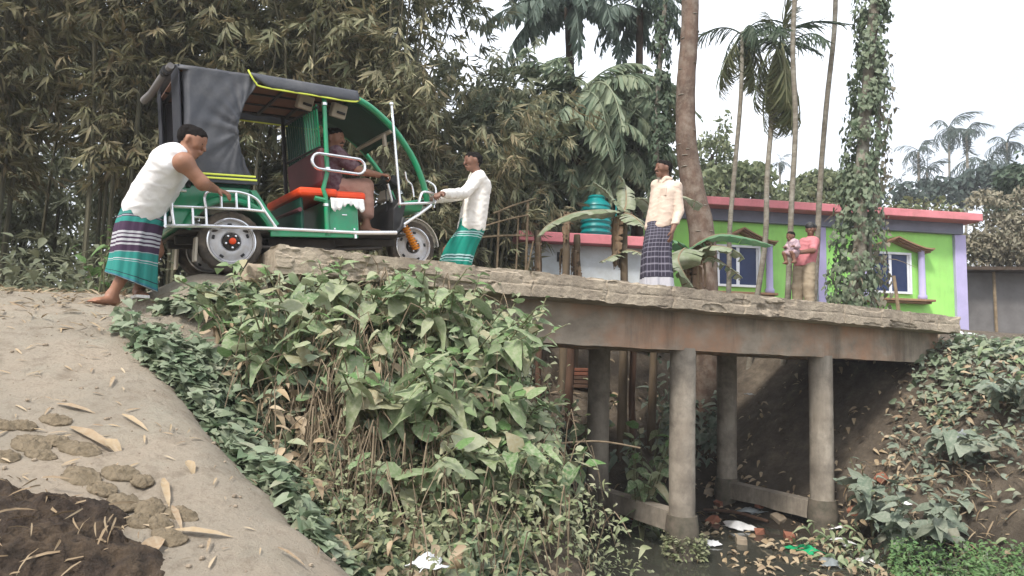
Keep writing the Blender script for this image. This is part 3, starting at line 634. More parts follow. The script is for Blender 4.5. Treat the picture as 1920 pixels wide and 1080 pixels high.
# sill panel
for yy in (.0, .90): bxp('sill_panel', (.72, yy, .335), (.80, .03, .055), M_['green'], .008)
mb = MB(); mb.ext([(.34, .345), (.36, .39), (.40, .42), (.30, .56), (.22, .70), (.17, .70), (.34, .345)], .0, .03); mb.build('body_edge', M_['green'], ev)
# hood: roof canvas, side flaps, piping
def rz(x): return 1.685-.02*max(0, x-.2)-.0*x
nxr, nyr = 26, 15; V = []; xx_ = np.linspace(-.36, 1.16, nxr); yy_ = np.linspace(-.045, .945, nyr)
for x in xx_:
    for y in yy_:
        u = (y-.45)/.495; V.append((x, y, rz(x)+.055*(1-u*u)**.5-.03*abs(u)**8-.008*math.sin(x*9)**2+.004*math.sin(x*21+y*13)))
V = np.array(V); ii = np.arange(nxr*nyr).reshape(nxr, nyr); F = np.stack([ii[:-1, :-1], ii[1:, :-1], ii[1:, 1:], ii[:-1, 1:]], 2).reshape(-1, 4)
rfo = put('roof_canvas', mesh_np('roof_canvas', V, F, M_['fabric']), ev); sf = rfo.modifiers.new('thick', 'SOLIDIFY'); sf.thickness = .012
mb = MB(); mb.box((.40, .45, 1.645), (1.50, .90, .012)); ce = mb.build('ceiling', M_['ply'], ev)
for x in np.linspace(-.3, 1.08, 6): bxp('ceiling_rib', (x, .45, 1.632), (.028, .92, .026), M_['black'], .004, parent=ce)
for y in (.03, .30, .60, .87): bxp('ceiling_rib', (.40, y, 1.634), (1.5, .022, .022), M_['black'], .004, parent=ce)
for side in (0, 1):
    nu, nv = 46, 40; V = []; UVp = []
    for j in range(nv):
        v = j/(nv-1)
        xl = -.34+.01*math.sin(v*5); xr = np.interp(v, [0, .12, .3, .52, .72, .9, 1], [.30, .235, .14, .075, .085, .135, .19])
        z = 1.68-(1.68-.80)*v
        for i in range(nu):
            u = i/(nu-1); x = xl+(xr-xl)*u
            pull = u**1.6*math.sin(math.pi*min(1, max(0, (v-.12)/.85)))
            ph = math.atan2(v-.56, 1.12-u); wr = .013*u**1.5*math.sin(ph*15+1.5*math.sin(ph*5))*max(0, 1-.35*abs(ph))+.010*u*u*math.sin(ph*33+4*u)+.005*math.sin(7*(v*.9-u*.7)+1)+.002*math.sin(18*(v+u*1.3))
            y = -.035-.02*math.sin(math.pi*v)+wr-.02*max(0, .1-v)*5
            if u < .10: y += (.10-u)**2*9
            V.append((x, y if side == 0 else .90-y, z+.02*pull*math.sin(7*u)))
    ii = np.arange(nu*nv).reshape(nv, nu); F = np.stack([ii[:-1, :-1], ii[:-1, 1:], ii[1:, 1:], ii[1:, :-1]], 2).reshape(-1, 4)
    fl = put('side_curtain', mesh_np('side_curtain', V, F, M_['fabric']), ev); sf = fl.modifiers.new('thick', 'SOLIDIFY'); sf.thickness = .006; sf.offset = 0
    yq = -.062 if side == 0 else .962
    for k_, zz in enumerate((.805, .775)):
        bxp('lime_stripe', (-.075, yq+.012*(1 if side == 0 else -1), zz), (.56+.02*k_, .012, .016), M_['lime'], .004, parent=fl)
    bxp('curtain_hem', (-.07, yq+.022*(1 if side == 0 else -1), .768), (.58, .016, .06), M_['fabric'], .005, parent=fl)
    # valance above the doorway
    n = 24; V = []
    for i in range(n):
        u = i/(n-1); x = .20+.97*u
        for j in range(6):
            v = j/5; drop = .115*min(1, .25+u*5) if u < .2 else .115
            V.append((x+.02*(1-v)*0, (-.045-.028*math.sin(v*2.2)+.006*math.sin(x*30)*v) if side == 0 else .945+.028*math.sin(v*2.2), rz(x)+.012-drop*v))
    ii = np.arange(n*6).reshape(n, 6); F = np.stack([ii[:-1, :-1], ii[1:, :-1], ii[1:, 1:], ii[:-1, 1:]], 2).reshape(-1, 4)
    va = put('valance', mesh_np('valance', V, F, M_['fabric']), ev); sf = va.modifiers.new('thick', 'SOLIDIFY'); sf.thickness = .006; sf.offset = 0
    yv = -.068 if side == 0 else .968
    rod('lime_piping', [(.185, yv+.02*(1 if side == 0 else -1), rz(.2)+.03), (.20, yv, rz(.2)-.02), (.235, yv, rz(.2)-.075), (.30, yv, rz(.3)-.104), (.7, yv, rz(.7)-.105), (1.10, yv, rz(1.1)-.105), (1.18, yv, rz(1.1)-.07)], .008, M_['lime'], 6, parent=va, sp=30)
# rear: wrapped corner, rolled curtain, dark lining
bxp('rear_wrap', (-.352, .13, 1.24), (.012, .30, .90), M_['navy'], .004)
bxp('rear_wrap', (-.352, .84, 1.24), (.012, .14, .90), M_['navy'], .004)
bxp('rear_panel', (-.352, .48, .93), (.010, .80, .30), M_['navy'], .004)
rc = rod('rolled_curtain', [(-.41, -.02, 1.665), (-.43, .3, 1.65), (-.44, .7, 1.645), (-.46, .95, 1.65)], [.026, .03, .03, .034], M_['greywall'], 14)
for yy in (.06, .14, .93): rod('strap', [(-.425-.03*yy, yy-.018, 1.655), (-.425-.03*yy, yy+.018, 1.655)], .036, M_['black'], 14, parent=rc)
# passenger bench behind the curtain
bxp('rear_seat', (-.02, .45, .80), (.40, .80, .08), M_['orange'], .02); bxp('rear_backrest', (-.27, .45, 1.02), (.09, .80, .38), M_['maroon'], .03)
# posts
rod('post', [(.82, -.015, .33), (.82, -.02, .68), (.80, -.02, .74), (.85, -.015, .90), (.855, -.01, 1.63)], .021, M_['green'], 10)
rod('post', [(.82, .915, .33), (.82, .92, .70), (.80, .92, .74), (.78, .915, .90), (.78, .91, 1.63)], .021, M_['black'], 10)
for yy in (.02, .88): rod('post', [(-.31, yy, .7), (-.31, yy, 1.64)], .018, M_['black'], 8)
for zz in (1.52, .93, .60): rod('post_clamp', [(.853 if zz > .8 else .82, -.015, zz-.012), (.853 if zz > .8 else .82, -.015, zz+.012)], .028, M_['chrome'], 10)
# oval grab rail
R_ = .07; x0, x1, zc = .70, 1.20, .995; pts = []
for a in np.linspace(math.pi/2, 3*math.pi/2, 10): pts.append((x0+R_+R_*math.cos(a), -.05, zc+R_*math.sin(a)-.01))
for a in np.linspace(-math.pi/2, math.pi/2, 10): pts.append((x1-R_+R_*math.cos(a), -.05, zc+R_*math.sin(a)-.03))
rod('grab_rail', pts, .014, M_['chrome'], 8, closed=True)
# partition grille with backrest
gp = rod('grille', [(.81, .03, 1.50), (.80, .90, 1.56)], .014, M_['black'])
rod('grille_rail', [(.82, .03, 1.14), (.80, .90, 1.17)], .012, M_['black'], parent=gp)
for i in range(14):
    yy = .06+.82*i/13; rod('grille_bar', [(.82, yy, 1.12), (.805, yy, 1.53)], .011, M_['green'] if i < 6 else M_['greend'], 6, parent=gp)
bxp('backrest', (.84, .45, .965), (.085, .90, .33), M_['maroon'], .03, roty(-.06))
bxp('seat', (.76, .45, .718), (.36, .94, .075), M_['orange'], .025)
bxp('driver_seat', (1.07, .42, .700), (.30, .86, .08), M_['orange'], .028)
# cloth hanging over seat box
V = []; n = 22
for i in range(n):
    x = .86+.32*i/(n-1); bot = .60-.035*abs(math.sin(i*.9))-.03*math.sin(i*.33+1)
    for j in range(5):
        V.append((x, -.03-.012*math.sin(i*1.3)*(j/4)-.01*j/4, .665+(bot-.665)*j/4))
ii = np.arange(n*5).reshape(n, 5); F = np.stack([ii[:-1, :-1], ii[1:, :-1], ii[1:, 1:], ii[:-1, 1:]], 2).reshape(-1, 4)
cl = put('seat_cloth', mesh_np('seat_cloth', V, F, M_['whitep']), ev); sf = cl.modifiers.new('thick', 'SOLIDIFY'); sf.thickness = .005
bxp('seat_box', (.995, .45, .50), (.29, .88, .32), M_['green'], .015); bxp('seat_box_handle', (1.0, .005, .52), (.05, .012, .012), M_['chrome'], .004)
for xx in (.90, 1.09): bxp('seat_box_bolt', (xx, .006, .39), (.018, .01, .018), M_['chrome'], .004)
bxp('seat_support', (.62, .45, .50), (.03, .82, .34), M_['greend'], .01); rod('footwell_bar', [(.60, .03, .56), (.62, .86, .58)], .02, M_['maroon'])
rod('seat_bracket', [(.72, -.01, .66), (.82, -.02, .64)], .022, M_['green'])
# driver's floor and step
bxp('step_plate', (1.32, .40, .372), (.40, .76, .03), M_['black'], .006); rod('step_rail', [(1.08, -.03, .352), (1.50, -.03, .362)], .02, M_['chrome'], 8)
rod('step_stay', [(1.08, -.03, .30), (1.08, -.03, .36)], .014, M_['chrome']); rod('step_stay', [(1.50, -.02, .36), (1.58, .03, .42), (1.63, .06, .52)], .018, M_['black'])
# front cowl
mb = MB(); mb.ext([(1.54, .36), (1.60, .36), (1.70, .66), (1.66, .74), (1.56, .62)], .12, .80); mb.build('front_cowl', M_['black'], ev, bevel=.01)
mb = MB()
Vn = [(1.60, .10, .68), (1.60, .80, .68), (1.98, .20, .755), (1.98, .70, .755), (1.62, .12, .60), (1.62, .78, .60), (1.93, .24, .62), (1.93, .66, .62)]
mb.add(Vn, [(0, 1, 3, 2), (4, 6, 7, 5), (0, 2, 6, 4), (1, 5, 7, 3), (2, 3, 7, 6), (0, 4, 5, 1)]); nose = mb.build('nose', M_['green'], ev, bevel=.02)
mb = MB(); mb.lathe([(.05, 0), (.075, .04), (.078, .07), (.05, .078), (.004, .08)], 20, (1.94, .45, .69), 'x'); mb.build('headlight', M_['chrome'], ev)
# front bumper rods
fb = rod('front_bumper', [(1.56, .02, .648), (1.80, .03, .668), (2.00, .10, .69), (2.06, .25, .695), (2.06, .65, .695), (2.0, .80, .69), (1.56, .88, .648)], .014, M_['chrome'], sp=40)
rod('bumper_loop', [(1.79, .03, .67), (1.83, .035, .765), (1.89, .05, .79), (2.02, .12, .785), (2.07, .25, .785), (2.07, .65, .785), (2.02, .78, .785), (1.85, .87, .765), (1.80, .87, .67)], .013, M_['chrome'], parent=fb, sp=50)
rod('bumper_stay', [(1.95, .06, .66), (1.80, .05, .56), (1.62, .05, .455)], .016, M_['chrome'], parent=fb)
rod('bumper_stay', [(1.95, .84, .66), (1.80, .85, .56), (1.62, .85, .455)], .016, M_['chrome'], parent=fb)
rod('bumper_hoop', [(2.05, .16, .69), (2.08, .18, .86), (2.05, .24, .93), (2.0, .22, .94)], .011, M_['chrome'], parent=fb, sp=16)
rod('bumper_upright', [(2.06, .20, .66), (2.065, .20, .79)], .011, M_['chrome'], parent=fb)
# front fork, spring, mudguard
for yy in (.345, .555):
    rod('front_fork', [(1.72, yy, .60), (1.80, yy, .44), (1.90, yy, .285)], .02, M_['chrome'], 10)
    mb = MB(); pts = []; 
    for i in range(90):
        a = i/90*2*math.pi*9; p = A(1.785, yy-.015, .47)+(A(1.90, yy-.015, .25)-A(1.785, yy-.015, .47))*i/89; pts.append(p+A(.032*math.cos(a)*.88, .032*math.sin(a), .032*math.cos(a)*.45))
    mb.tube(pts, .010, 6); mb.tube([(1.785, yy-.015, .47), (1.90, yy-.015, .25)], .021, 8); mb.build('shock_spring', M_['amber'], ev)
mb = MB(); n = 18; V = []
for a in np.linspace(-.02, 2.35, n):
    for r, y in ((.292, -.075), (.305, -.055), (.312, 0), (.305, .055), (.292, .075), (.286, .07), (.3, 0), (.286, -.07)): V.append((1.90+r*math.cos(a), .45+y, .285+r*math.sin(a)))
F = [(i*8+k_, i*8+(k_+1) % 8, (i+1)*8+(k_+1) % 8, (i+1)*8+k_) for i in range(n-1) for k_ in range(8)]+[tuple(range(8)), tuple((n-1)*8+k_ for k_ in range(8))]
mb.add(V, F); mb.build('front_mudguard', M_['chrome'], ev)
# cab arches, front canopy, windshield
ap = [(1.13, 1.625), (1.25, 1.595), (1.38, 1.53), (1.56, 1.395), (1.70, 1.235), (1.80, 1.09), (1.88, .92), (1.925, .78), (1.945, .70)]
def arch(y0, y1, nm, mat, r=.026): return rod(nm, [(x, y0+(y1-y0)*i/8, z) for i, (x, z) in enumerate(ap)], r, mat, 10, sp=40)
arch(.0, .13, 'cab_arch', M_['green'], .031); arch(.90, .77, 'cab_arch', M_['green'])
sp_ = spline([(x, 0, z) for x, z in ap], 40)
def sheet(i0, i1, off, name, mat, thick):
    V = []; n = 9
    for i in range(i0, i1):
        x, _, z = sp_[i]; f_ = i/39; ya, yb = .0+.13*f_+.015, .90-.13*f_-.015
        for j in range(n): V.append((x+off*.6, ya+(yb-ya)*j/(n-1), z+off+.03*math.sin(math.pi*j/(n-1))*.6))
    m_ = i1-i0; ii = np.arange(m_*n).reshape(m_, n); F = np.stack([ii[:-1, :-1], ii[1:, :-1], ii[1:, 1:], ii[:-1, 1:]], 2).reshape(-1, 4)
    o = put(name, mesh_np(name, V, F, mat), ev); s_ = o.modifiers.new('thick', 'SOLIDIFY'); s_.thickness = thick; return o
sheet(0, 18, .0, 'front_canopy', M_['greend'], .02)
gm, nt, p = newmat('windshield_glass'); tr = ND(nt, 'ShaderNodeBsdfTransparent'); tr.inputs[0].default_value = (.86, .90, .88, 1); gl = ND(nt, 'ShaderNodeBsdfGlossy'); gl.inputs['Roughness'].default_value = .05
ms = ND(nt, 'ShaderNodeMixShader'); ms.inputs[0].default_value = .07; nt.links.new(tr.outputs[0], ms.inputs[1]); nt.links.new(gl.outputs[0], ms.inputs[2]); nt.links.new(ms.outputs[0], nt.nodes['Material Output'].inputs[0])
o = sheet(18, 37, 0, 'windshield', gm, .004); o.modifiers.clear()
bxp('windshield_frame', (1.55, .45, 1.375), (.03, .80, .055), M_['beige'], .006, roty(.6))
rod('windshield_frame', [(1.93, .14, .72), (1.93, .76, .72)], .016, M_['black'])
mb = MB(); mb.box((1.52, .16, 1.30), (.03, .05, .13)); mb.build('wiper_motor', M_['beige'], ev, bevel=.008)
# chrome mast with knob
rod('mast', [(1.565, -.01, .64), (1.555, -.005, 1.0), (1.535, .0, 1.60)], .0125, M_['chrome']); mb = MB(); mb.ball((1.534, 0, 1.615), .022); mb.build('mast_knob', M_['chrome'], ev)
# steering and dash
rod('steering_column', [(1.82, .45, .60), (1.70, .45, .80), (1.62, .45, .93)], .03, M_['black'], 10)
hb = rod('handlebar', [(1.50, .16, .93), (1.56, .20, .94), (1.63, .36, .94), (1.63, .54, .94), (1.56, .70, .94), (1.50, .74, .93)], .014, M_['black'], 8, sp=24)
for yy in (.16, .74): rod('grip', [(1.47, yy, .925), (1.58, yy+(.05 if yy < .4 else -.05), .938)], .02, M_['black'], parent=hb)
bxp('dashboard', (1.69, .45, .93), (.12, .34, .10), M_['black'], .02, roty(.5)); bxp('dash_panel', (1.63, .45, .80), (.05, .20, .12), M_['beige'], .01, roty(.35))
rod('brake_lever', [(1.57, .22, .95), (1.52, .12, .92)], .007, M_['chrome']); rod('dash_rod', [(1.60, .30, .90), (1.66, .32, .66)], .014, M_['chrome']); rod('dash_rod', [(1.55, .25, .88), (1.57, .28, .40)], .006, M_['black'])
for yy, s_ in ((.10, -1), (.80, 1)):
    rod('mirror_arm', [(1.78, yy, .74), (1.76, yy-.0, .86), (1.70, yy+.02*s_, .90), (1.68, yy+.03*s_, .98)], .009, M_['chrome'], sp=14)
# ceiling speakers
for x, y, z in ((.74, .17, 1.575), (1.06, .17, 1.535)):
    sp1 = bxp('ceiling_speaker', (x, y, z), (.14, .10, .13), M_['beige'], .012, roty(.2)@rotx(.3)); bxp('speaker_slot', (x+.005, y-.055, z-.035), (.08, .02, .022), M_['black'], .003, roty(.2)@rotx(.3), parent=sp1)

# ------------------------------------------------------------------ people: one continuous skin surface each (smooth union of tapered limbs), clothes over it
def surf(vol, org, h):
    neg = vol < 0; nx, ny, nz = vol.shape
    c = [neg[i:nx-1+i, j:ny-1+j, k:nz-1+k] for i in (0, 1) for j in (0, 1) for k in (0, 1)]
    allc = np.logical_and.reduce(c); anyc = np.logical_or.reduce(c); cell = np.argwhere(anyc & ~allc)
    off = np.array([(i, j, k) for i in (0, 1) for j in (0, 1) for k in (0, 1)])
    vals = np.stack([vol[cell[:, 0]+o[0], cell[:, 1]+o[1], cell[:, 2]+o[2]] for o in off], 1)
    P = np.zeros((len(cell), 3)); cnt = np.zeros(len(cell))
    for a in range(8):
        for b in range(a+1, 8):
            if np.abs(off[a]-off[b]).sum() != 1: continue
            mk = (vals[:, a] < 0) != (vals[:, b] < 0); t = vals[mk, a]/(vals[mk, a]-vals[mk, b])
            P[mk] += off[a]+(off[b]-off[a])*t[:, None]; cnt[mk] += 1
    V = (cell+P/cnt[:, None])*h+org
    lut = -np.ones((nx-1, ny-1, nz-1), np.int64); lut[tuple(cell.T)] = np.arange(len(cell)); Q = []
    for ax in range(3):
        u, v = (ax+1) % 3, (ax+2) % 3
        sl0 = [slice(None)]*3; sl1 = [slice(None)]*3; sl0[ax] = slice(0, -1); sl1[ax] = slice(1, None)
        n0 = neg[tuple(sl0)]; n1 = neg[tuple(sl1)]; e = np.argwhere(n0 != n1)
        ok = (e[:, u] > 0) & (e[:, v] > 0) & (e[:, u] < vol.shape[u]-1) & (e[:, v] < vol.shape[v]-1); e = e[ok]
        fl = n0[tuple(e.T)]
        def at_(du, dv):
            q = e.copy(); q[:, u] -= du; q[:, v] -= dv; return lut[tuple(q.T)]
        q = np.stack([at_(1, 1), at_(0, 1), at_(0, 0), at_(1, 0)], 1); q[~fl] = q[~fl][:, ::-1]; Q.append(q[(q >= 0).all(1)])
    return V, np.concatenate(Q)
class Body:
    def __init__(s, k=.03): s.p = []; s.sub = []; s.k = k
    def cap(s, a, b, ra, rb=None, k=None, flat=None, fk=1.):
        s.p.append((A(*a), A(*b), ra, ra if rb is None else rb, s.k if k is None else k, flat, fk)); return s
    def limb(s, pts, rs, k=None):
        for i in range(len(pts)-1): s.cap(pts[i], pts[i+1], rs[i], rs[i+1], k)
        return s
    def cut(s, a, b, ra, rb=None, k=.012): s.sub.append((A(*a), A(*b), ra, ra if rb is None else rb, k, None, 1.)); return s
    @staticmethod
    def dist(X, q):
        a, b, ra, rb, k, fl, fk = q; d = X-a
        if fl is not None:
            f = nrm(fl); d = d+(d@f)[..., None]*f*(fk-1); ba0 = b-a; ba = ba0+(ba0@f)*f*(fk-1)
        else: ba = b-a
        L = ba@ba+1e-12; h = np.clip(d@ba/L, 0, 1); return np.sqrt(((d-h[..., None]*ba)**2).sum(-1))-(ra+(rb-ra)*h)
    def mesh(s, name, mat, org, h=.0092, wrinkle=None, zcut=None):
        m = .03; lo = np.min([np.minimum(q[0], q[1])-max(q[2], q[3]) for q in s.p], 0)-m; hi = np.max([np.maximum(q[0], q[1])+max(q[2], q[3]) for q in s.p], 0)+m
        n = np.ceil((hi-lo)/h).astype(int)+1; vol = np.full(n, .2, np.float32)
        for q in s.p:
            pad = max(q[2], q[3])+q[4]+.02; a = np.maximum(((np.minimum(q[0], q[1])-pad-lo)/h).astype(int), 0); b = np.minimum(((np.maximum(q[0], q[1])+pad-lo)/h).astype(int)+2, n)
            G = np.stack(np.meshgrid(*[lo[i]+h*np.arange(a[i], b[i]) for i in range(3)], indexing='ij'), -1)
            d = s.dist(G, q); sl = tuple(slice(a[i], b[i]) for i in range(3)); v = vol[sl]; k = q[4]
            hh = np.clip(.5+.5*(v-d)/k, 0, 1); vol[sl] = v*(1-hh)+d*hh-k*hh*(1-hh)
        G = None
        if wrinkle or s.sub or zcut:
            G = np.stack(np.meshgrid(*[lo[i]+h*np.arange(n[i]) for i in range(3)], indexing='ij'), -1)
            if wrinkle:
                amp, f, sd_ = wrinkle; near_ = np.abs(vol) < .05
                g = G[near_]; vol[near_] += amp*.7*n3(g, f, sd_)+amp*.4*n3(g*A(1, 1, 1.6), f*2.1, sd_+3)-amp*.65*(1-np.minimum(1, np.abs(n3(g*A(.8, .8, 1.7)+.02*n3(g, 30, 1)[:, None], f*.85, sd_+5))*3.2))
            for q in s.sub: vol = np.maximum(vol, -s.dist(G, q))
            if zcut: vol = np.maximum(vol, zcut(G))
        V, Q = surf(vol, lo, h); return mesh_np(name, V-np.asarray(org), Q, mat)
    def build(s, name, mat, parent, org, **k): return put(name, s.mesh(name, mat, org, **k), parent)
def head(B, c, fwd, up, S=1.):
    f = nrm(fwd); u = nrm(up); u = nrm(u-f*(u@f)); r = np.cross(f, u)
    def p(a, b, d): return c+(f*a+r*b+u*d)*S
    B.cap(p(-.035, 0, .028), p(.022, 0, .032), .076*S, .071*S, .02*S)
    B.cap(p(.04, 0, -.055), p(.02, 0, -.01), .042*S, .062*S, .03*S)
    B.cap(p(.062, .0, -.085), p(.05, 0, -.07), .021*S, .03*S, .02*S)
    B.cap(p(.086, 0, .012), p(.104, 0, -.022), .010*S, .0135*S, .012*S)
    for q in (-1, 1):
        B.cap(p(-.008, q*.074, .012), p(-.012, q*.076, -.018), .017*S, .012*S, .012*S)
        B.cap(p(.055, q*.040, -.012), p(.05, q*.042, -.02), .022*S, .02*S, .02*S)
        B.cap(p(.090, q*.002, -.048), p(.080, q*.018, -.049), .0095*S, .008*S, .01*S)
        B.cap(p(.087, q*.001, -.059), p(.079, q*.015, -.058), .010*S, .008*S, .01*S)
    return p
def face(p, S, parent, org, hairmat, moustache=True, beard=False, cap=None, hairline=.05):
    for q in (-1, 1):
        mb = MB(); mb.ball(p(.072, q*.030, .010), .0115*S, 8, 6); o = mb.build('eye', M_['eyew'], parent, loc=None); o.data.transform(Matrix.Translation(-Vector(org)))
        mb = MB(); mb.ball(p(.0800, q*.030, .010), .0075*S, 8, 6); o2 = mb.build('iris', M_['hair'], o); o2.data.transform(Matrix.Translation(-Vector(org)))
        mb = MB(); mb.tube([p(.081, q*.012, .030), p(.082, q*.028, .036), p(.070, q*.046, .031)], [.004*S, .006*S, .003*S], 6); o = mb.build('eyebrow', hairmat, parent); o.data.transform(Matrix.Translation(-Vector(org)))
    B = Body(.02*S)
    B.cap(p(-.042, 0, .038), p(.016, 0, .048), .0795*S, .070*S, .02*S); B.cap(p(-.05, 0, -.0), p(-.045, 0, -.03), .062*S, .045*S, .02*S)
    B.cut(p(.155, 0, -.03), p(.155, 0, .01), .108*S, .096*S); B.cut(p(.06, .09, -.03), p(.06, -.09, -.03), .062*S)
    B.cut(p(.0, .10, -.02), p(.0, .085, -.01), .034*S); B.cut(p(.0, -.10, -.02), p(.0, -.085, -.01), .034*S)
    if cap is not None:
        B = Body(.02*S); B.cap(p(-.045, 0, .045), p(.018, 0, .056), .086*S, .078*S, .02*S); B.cap(p(.03, 0, .05), p(.06, 0, .045), .060*S, .045*S, .02*S); B.cut(p(.16, 0, -.05), p(.10, 0, -.06), .085*S, .085*S); B.cut(p(.0, .13, -.06), p(.0, -.13, -.06), .06*S)
    B.build('hair' if cap is None else 'cap', hairmat if cap is None else cap, parent, org, h=.0055*S, wrinkle=(.004, 75, 1))
    if moustache:
        mb = MB(); mb.tube([p(.074, -.030, -.046), p(.090, -.015, -.038), p(.095, 0, -.036), p(.090, .015, -.038), p(.074, .030, -.046)], [.003*S, .0065*S, .007*S, .0065*S, .003*S], 6)
        o = mb.build('moustache', hairmat, parent); o.data.transform(Matrix.Translation(-Vector(org)))
    if beard:
        B = Body(.015*S); B.cap(p(.062, 0, -.09), p(.048, 0, -.078), .0215*S, .030*S, .02*S)
        B.build('beard', hairmat, parent, org, h=.006*S, wrinkle=(.002, 60, 2))
def hand(B, wrist, d, palm, S=1., curl=.5, thumb=1):
    """wrist point, direction of the hand, palm normal; four curled fingers and a thumb off the palm's side"""
    d = nrm(d); n = nrm(A(*palm)-d*(A(*palm)@d)); s = np.cross(n, d)
    for q in (-.022, 0, .022): B.cap(wrist+d*.012*S+s*q*S*.7, wrist+d*.078*S+s*q*S, .0145*S, .0135*S, .012)
    for i, (q, L) in enumerate(((-.030, .058), (-.010, .070), (.010, .075), (.030, .066))):
        a = wrist+d*.082*S+s*q*S; a1 = a+(d*math.cos(curl*.8)+n*math.sin(curl*.8))*L*.5*S; a2 = a1+(d*math.cos(curl*2)+n*math.sin(curl*2))*L*.5*S
        B.cap(wrist+d*.06*S+s*q*S, a, .011*S, .0105*S, .006); B.cap(a, a1, .0103*S, .0095*S, .005); B.cap(a1, a2, .0095*S, .008*S, .005)
    t0 = wrist+d*.03*S+s*.024*thumb*S; t1 = t0+(d*.6+s*.75*thumb+n*.3)*.036*S; t2 = t1+(d*.9+s*.25*thumb+n*.45)*.030*S
    B.cap(t0, t1, .0145*S, .012*S, .01); B.cap(t1, t2, .0115*S, .009*S, .006)
def foot(B, ankle, d, S=1.):
    d = nrm(A(d[0], d[1], 0)); s = A(-d[1], d[0], 0); g = ankle-A(0, 0, .065*S)
    B.cap(ankle, g-d*.035*S+A(0, 0, .03*S), .038*S, .034*S, .03); B.cap(g+A(0, 0, .03*S)-d*.02*S, g+d*.12*S+A(0, 0, .018*S), .034*S, .024*S, .03)
    for q in (-.022, .022): B.cap(g+d*.03*S+A(0, 0, .022*S)+s*q*.6*S, g+d*.13*S+s*q*S+A(0, 0, .016*S), .024*S, .019*S, .02)
    for i, q in enumerate((-.036, -.018, 0, .017, .035)):
        L = .04-.004*abs(i-3.2); B.cap(g+d*.135*S+s*q*S+A(0, 0, .014*S), g+d*(.135+L)*S+s*q*1.1*S+A(0, 0, .011*S), .0115*S, .009*S, .006)
def loft(name, rings, mat, parent, org, n=72, m=56, folds=.05, seed=0., hang=1.):
    R = [np.concatenate([A(*c), A(*a), A(*b)]) for c, a, b in rings]; Sx = spline(R, m); V = []; UV = []
    for j, q in enumerate(Sx):
        v = j/(m-1); c, a, b = q[:3], q[3:6], q[6:]
        for i in range(n+1):
            ph = 2*math.pi*i/n; fo = 1+folds*(v*hang+.15)*(math.sin(9*ph+seed+1.5*math.sin(2*ph+seed)+1.2*v)*.6+math.sin(17*ph+2*seed+2*v)*.35+.6*math.sin(4*ph+seed*3-v))
            V.append(c+(a*math.cos(ph)+b*math.sin(ph))*fo); UV.append((i/n, v))
    V = np.array(V)-np.asarray(org); k = n+1; ii = np.arange(m*k).reshape(m, k)
    F = np.stack([ii[:-1, :-1], ii[:-1, 1:], ii[1:, 1:], ii[1:, :-1]], 2).reshape(-1, 4)
    o = put(name, mesh_np(name, V, [F, np.array([list(ii[0, :-1])])], mat, uv=np.array(UV)), parent); s_ = o.modifiers.new('thick', 'SOLIDIFY'); s_.thickness = .008; s_.offset = 0; return o
def stripes(name, stops, check=None, warp=.006):
    m, nt, p = newmat(name); uv = ND(nt, 'ShaderNodeUVMap', uv_map='uv').outputs[0]; sx = ND(nt, 'ShaderNodeSeparateXYZ'); nt.links.new(uv, sx.inputs[0])
    co = ND(nt, 'ShaderNodeTexCoord').outputs['Object']; nz = noise(nt, co, 9, 3); ma = ND(nt, 'ShaderNodeMath', operation='MULTIPLY_ADD'); nt.links.new(nz.outputs[0], ma.inputs[0]); ma.inputs[1].default_value = warp; nt.links.new(sx.outputs['Y'], ma.inputs[2])
    r = ramp(nt, stops[:32], 'CONSTANT'); nt.links.new(ma.outputs[0], r.inputs[0]); c = r.outputs[0]
    if check:
        for out, n_, col, wd_, lim in check:
            mu = ND(nt, 'ShaderNodeMath', operation='MULTIPLY'); mu.inputs[1].default_value = n_; nt.links.new(sx.outputs[out], mu.inputs[0]); fr = ND(nt, 'ShaderNodeMath', operation='FRACT'); nt.links.new(mu.outputs[0], fr.inputs[0])
            lt = ND(nt, 'ShaderNodeMath', operation='LESS_THAN'); nt.links.new(fr.outputs[0], lt.inputs[0]); lt.inputs[1].default_value = wd_
            l2 = ND(nt, 'ShaderNodeMath', operation='LESS_THAN'); nt.links.new(sx.outputs['Y'], l2.inputs[0]); l2.inputs[1].default_value = lim
            mm = ND(nt, 'ShaderNodeMath', operation='MULTIPLY'); nt.links.new(lt.outputs[0], mm.inputs[0]); nt.links.new(l2.outputs[0], mm.inputs[1])
            m7 = ND(nt, 'ShaderNodeMath', operation='MULTIPLY'); nt.links.new(mm.outputs[0], m7.inputs[0]); m7.inputs[1].default_value = .4; c = mixc(nt, m7.outputs[0], c, col)
    nt.links.new(c, p.inputs['Base Color']); p.inputs['Roughness'].default_value = .9; p.inputs['Specular IOR Level'].default_value = .2
    nb = noise(nt, co, 45, 6); bump(nt, p, nb.outputs[0], .3, .006); return m
TEAL, TEALD, PURP, WHT, DK = (.03, .215, .19), (.02, .14, .13), (.055, .032, .062), (.40, .41, .44), (.02, .022, .045)

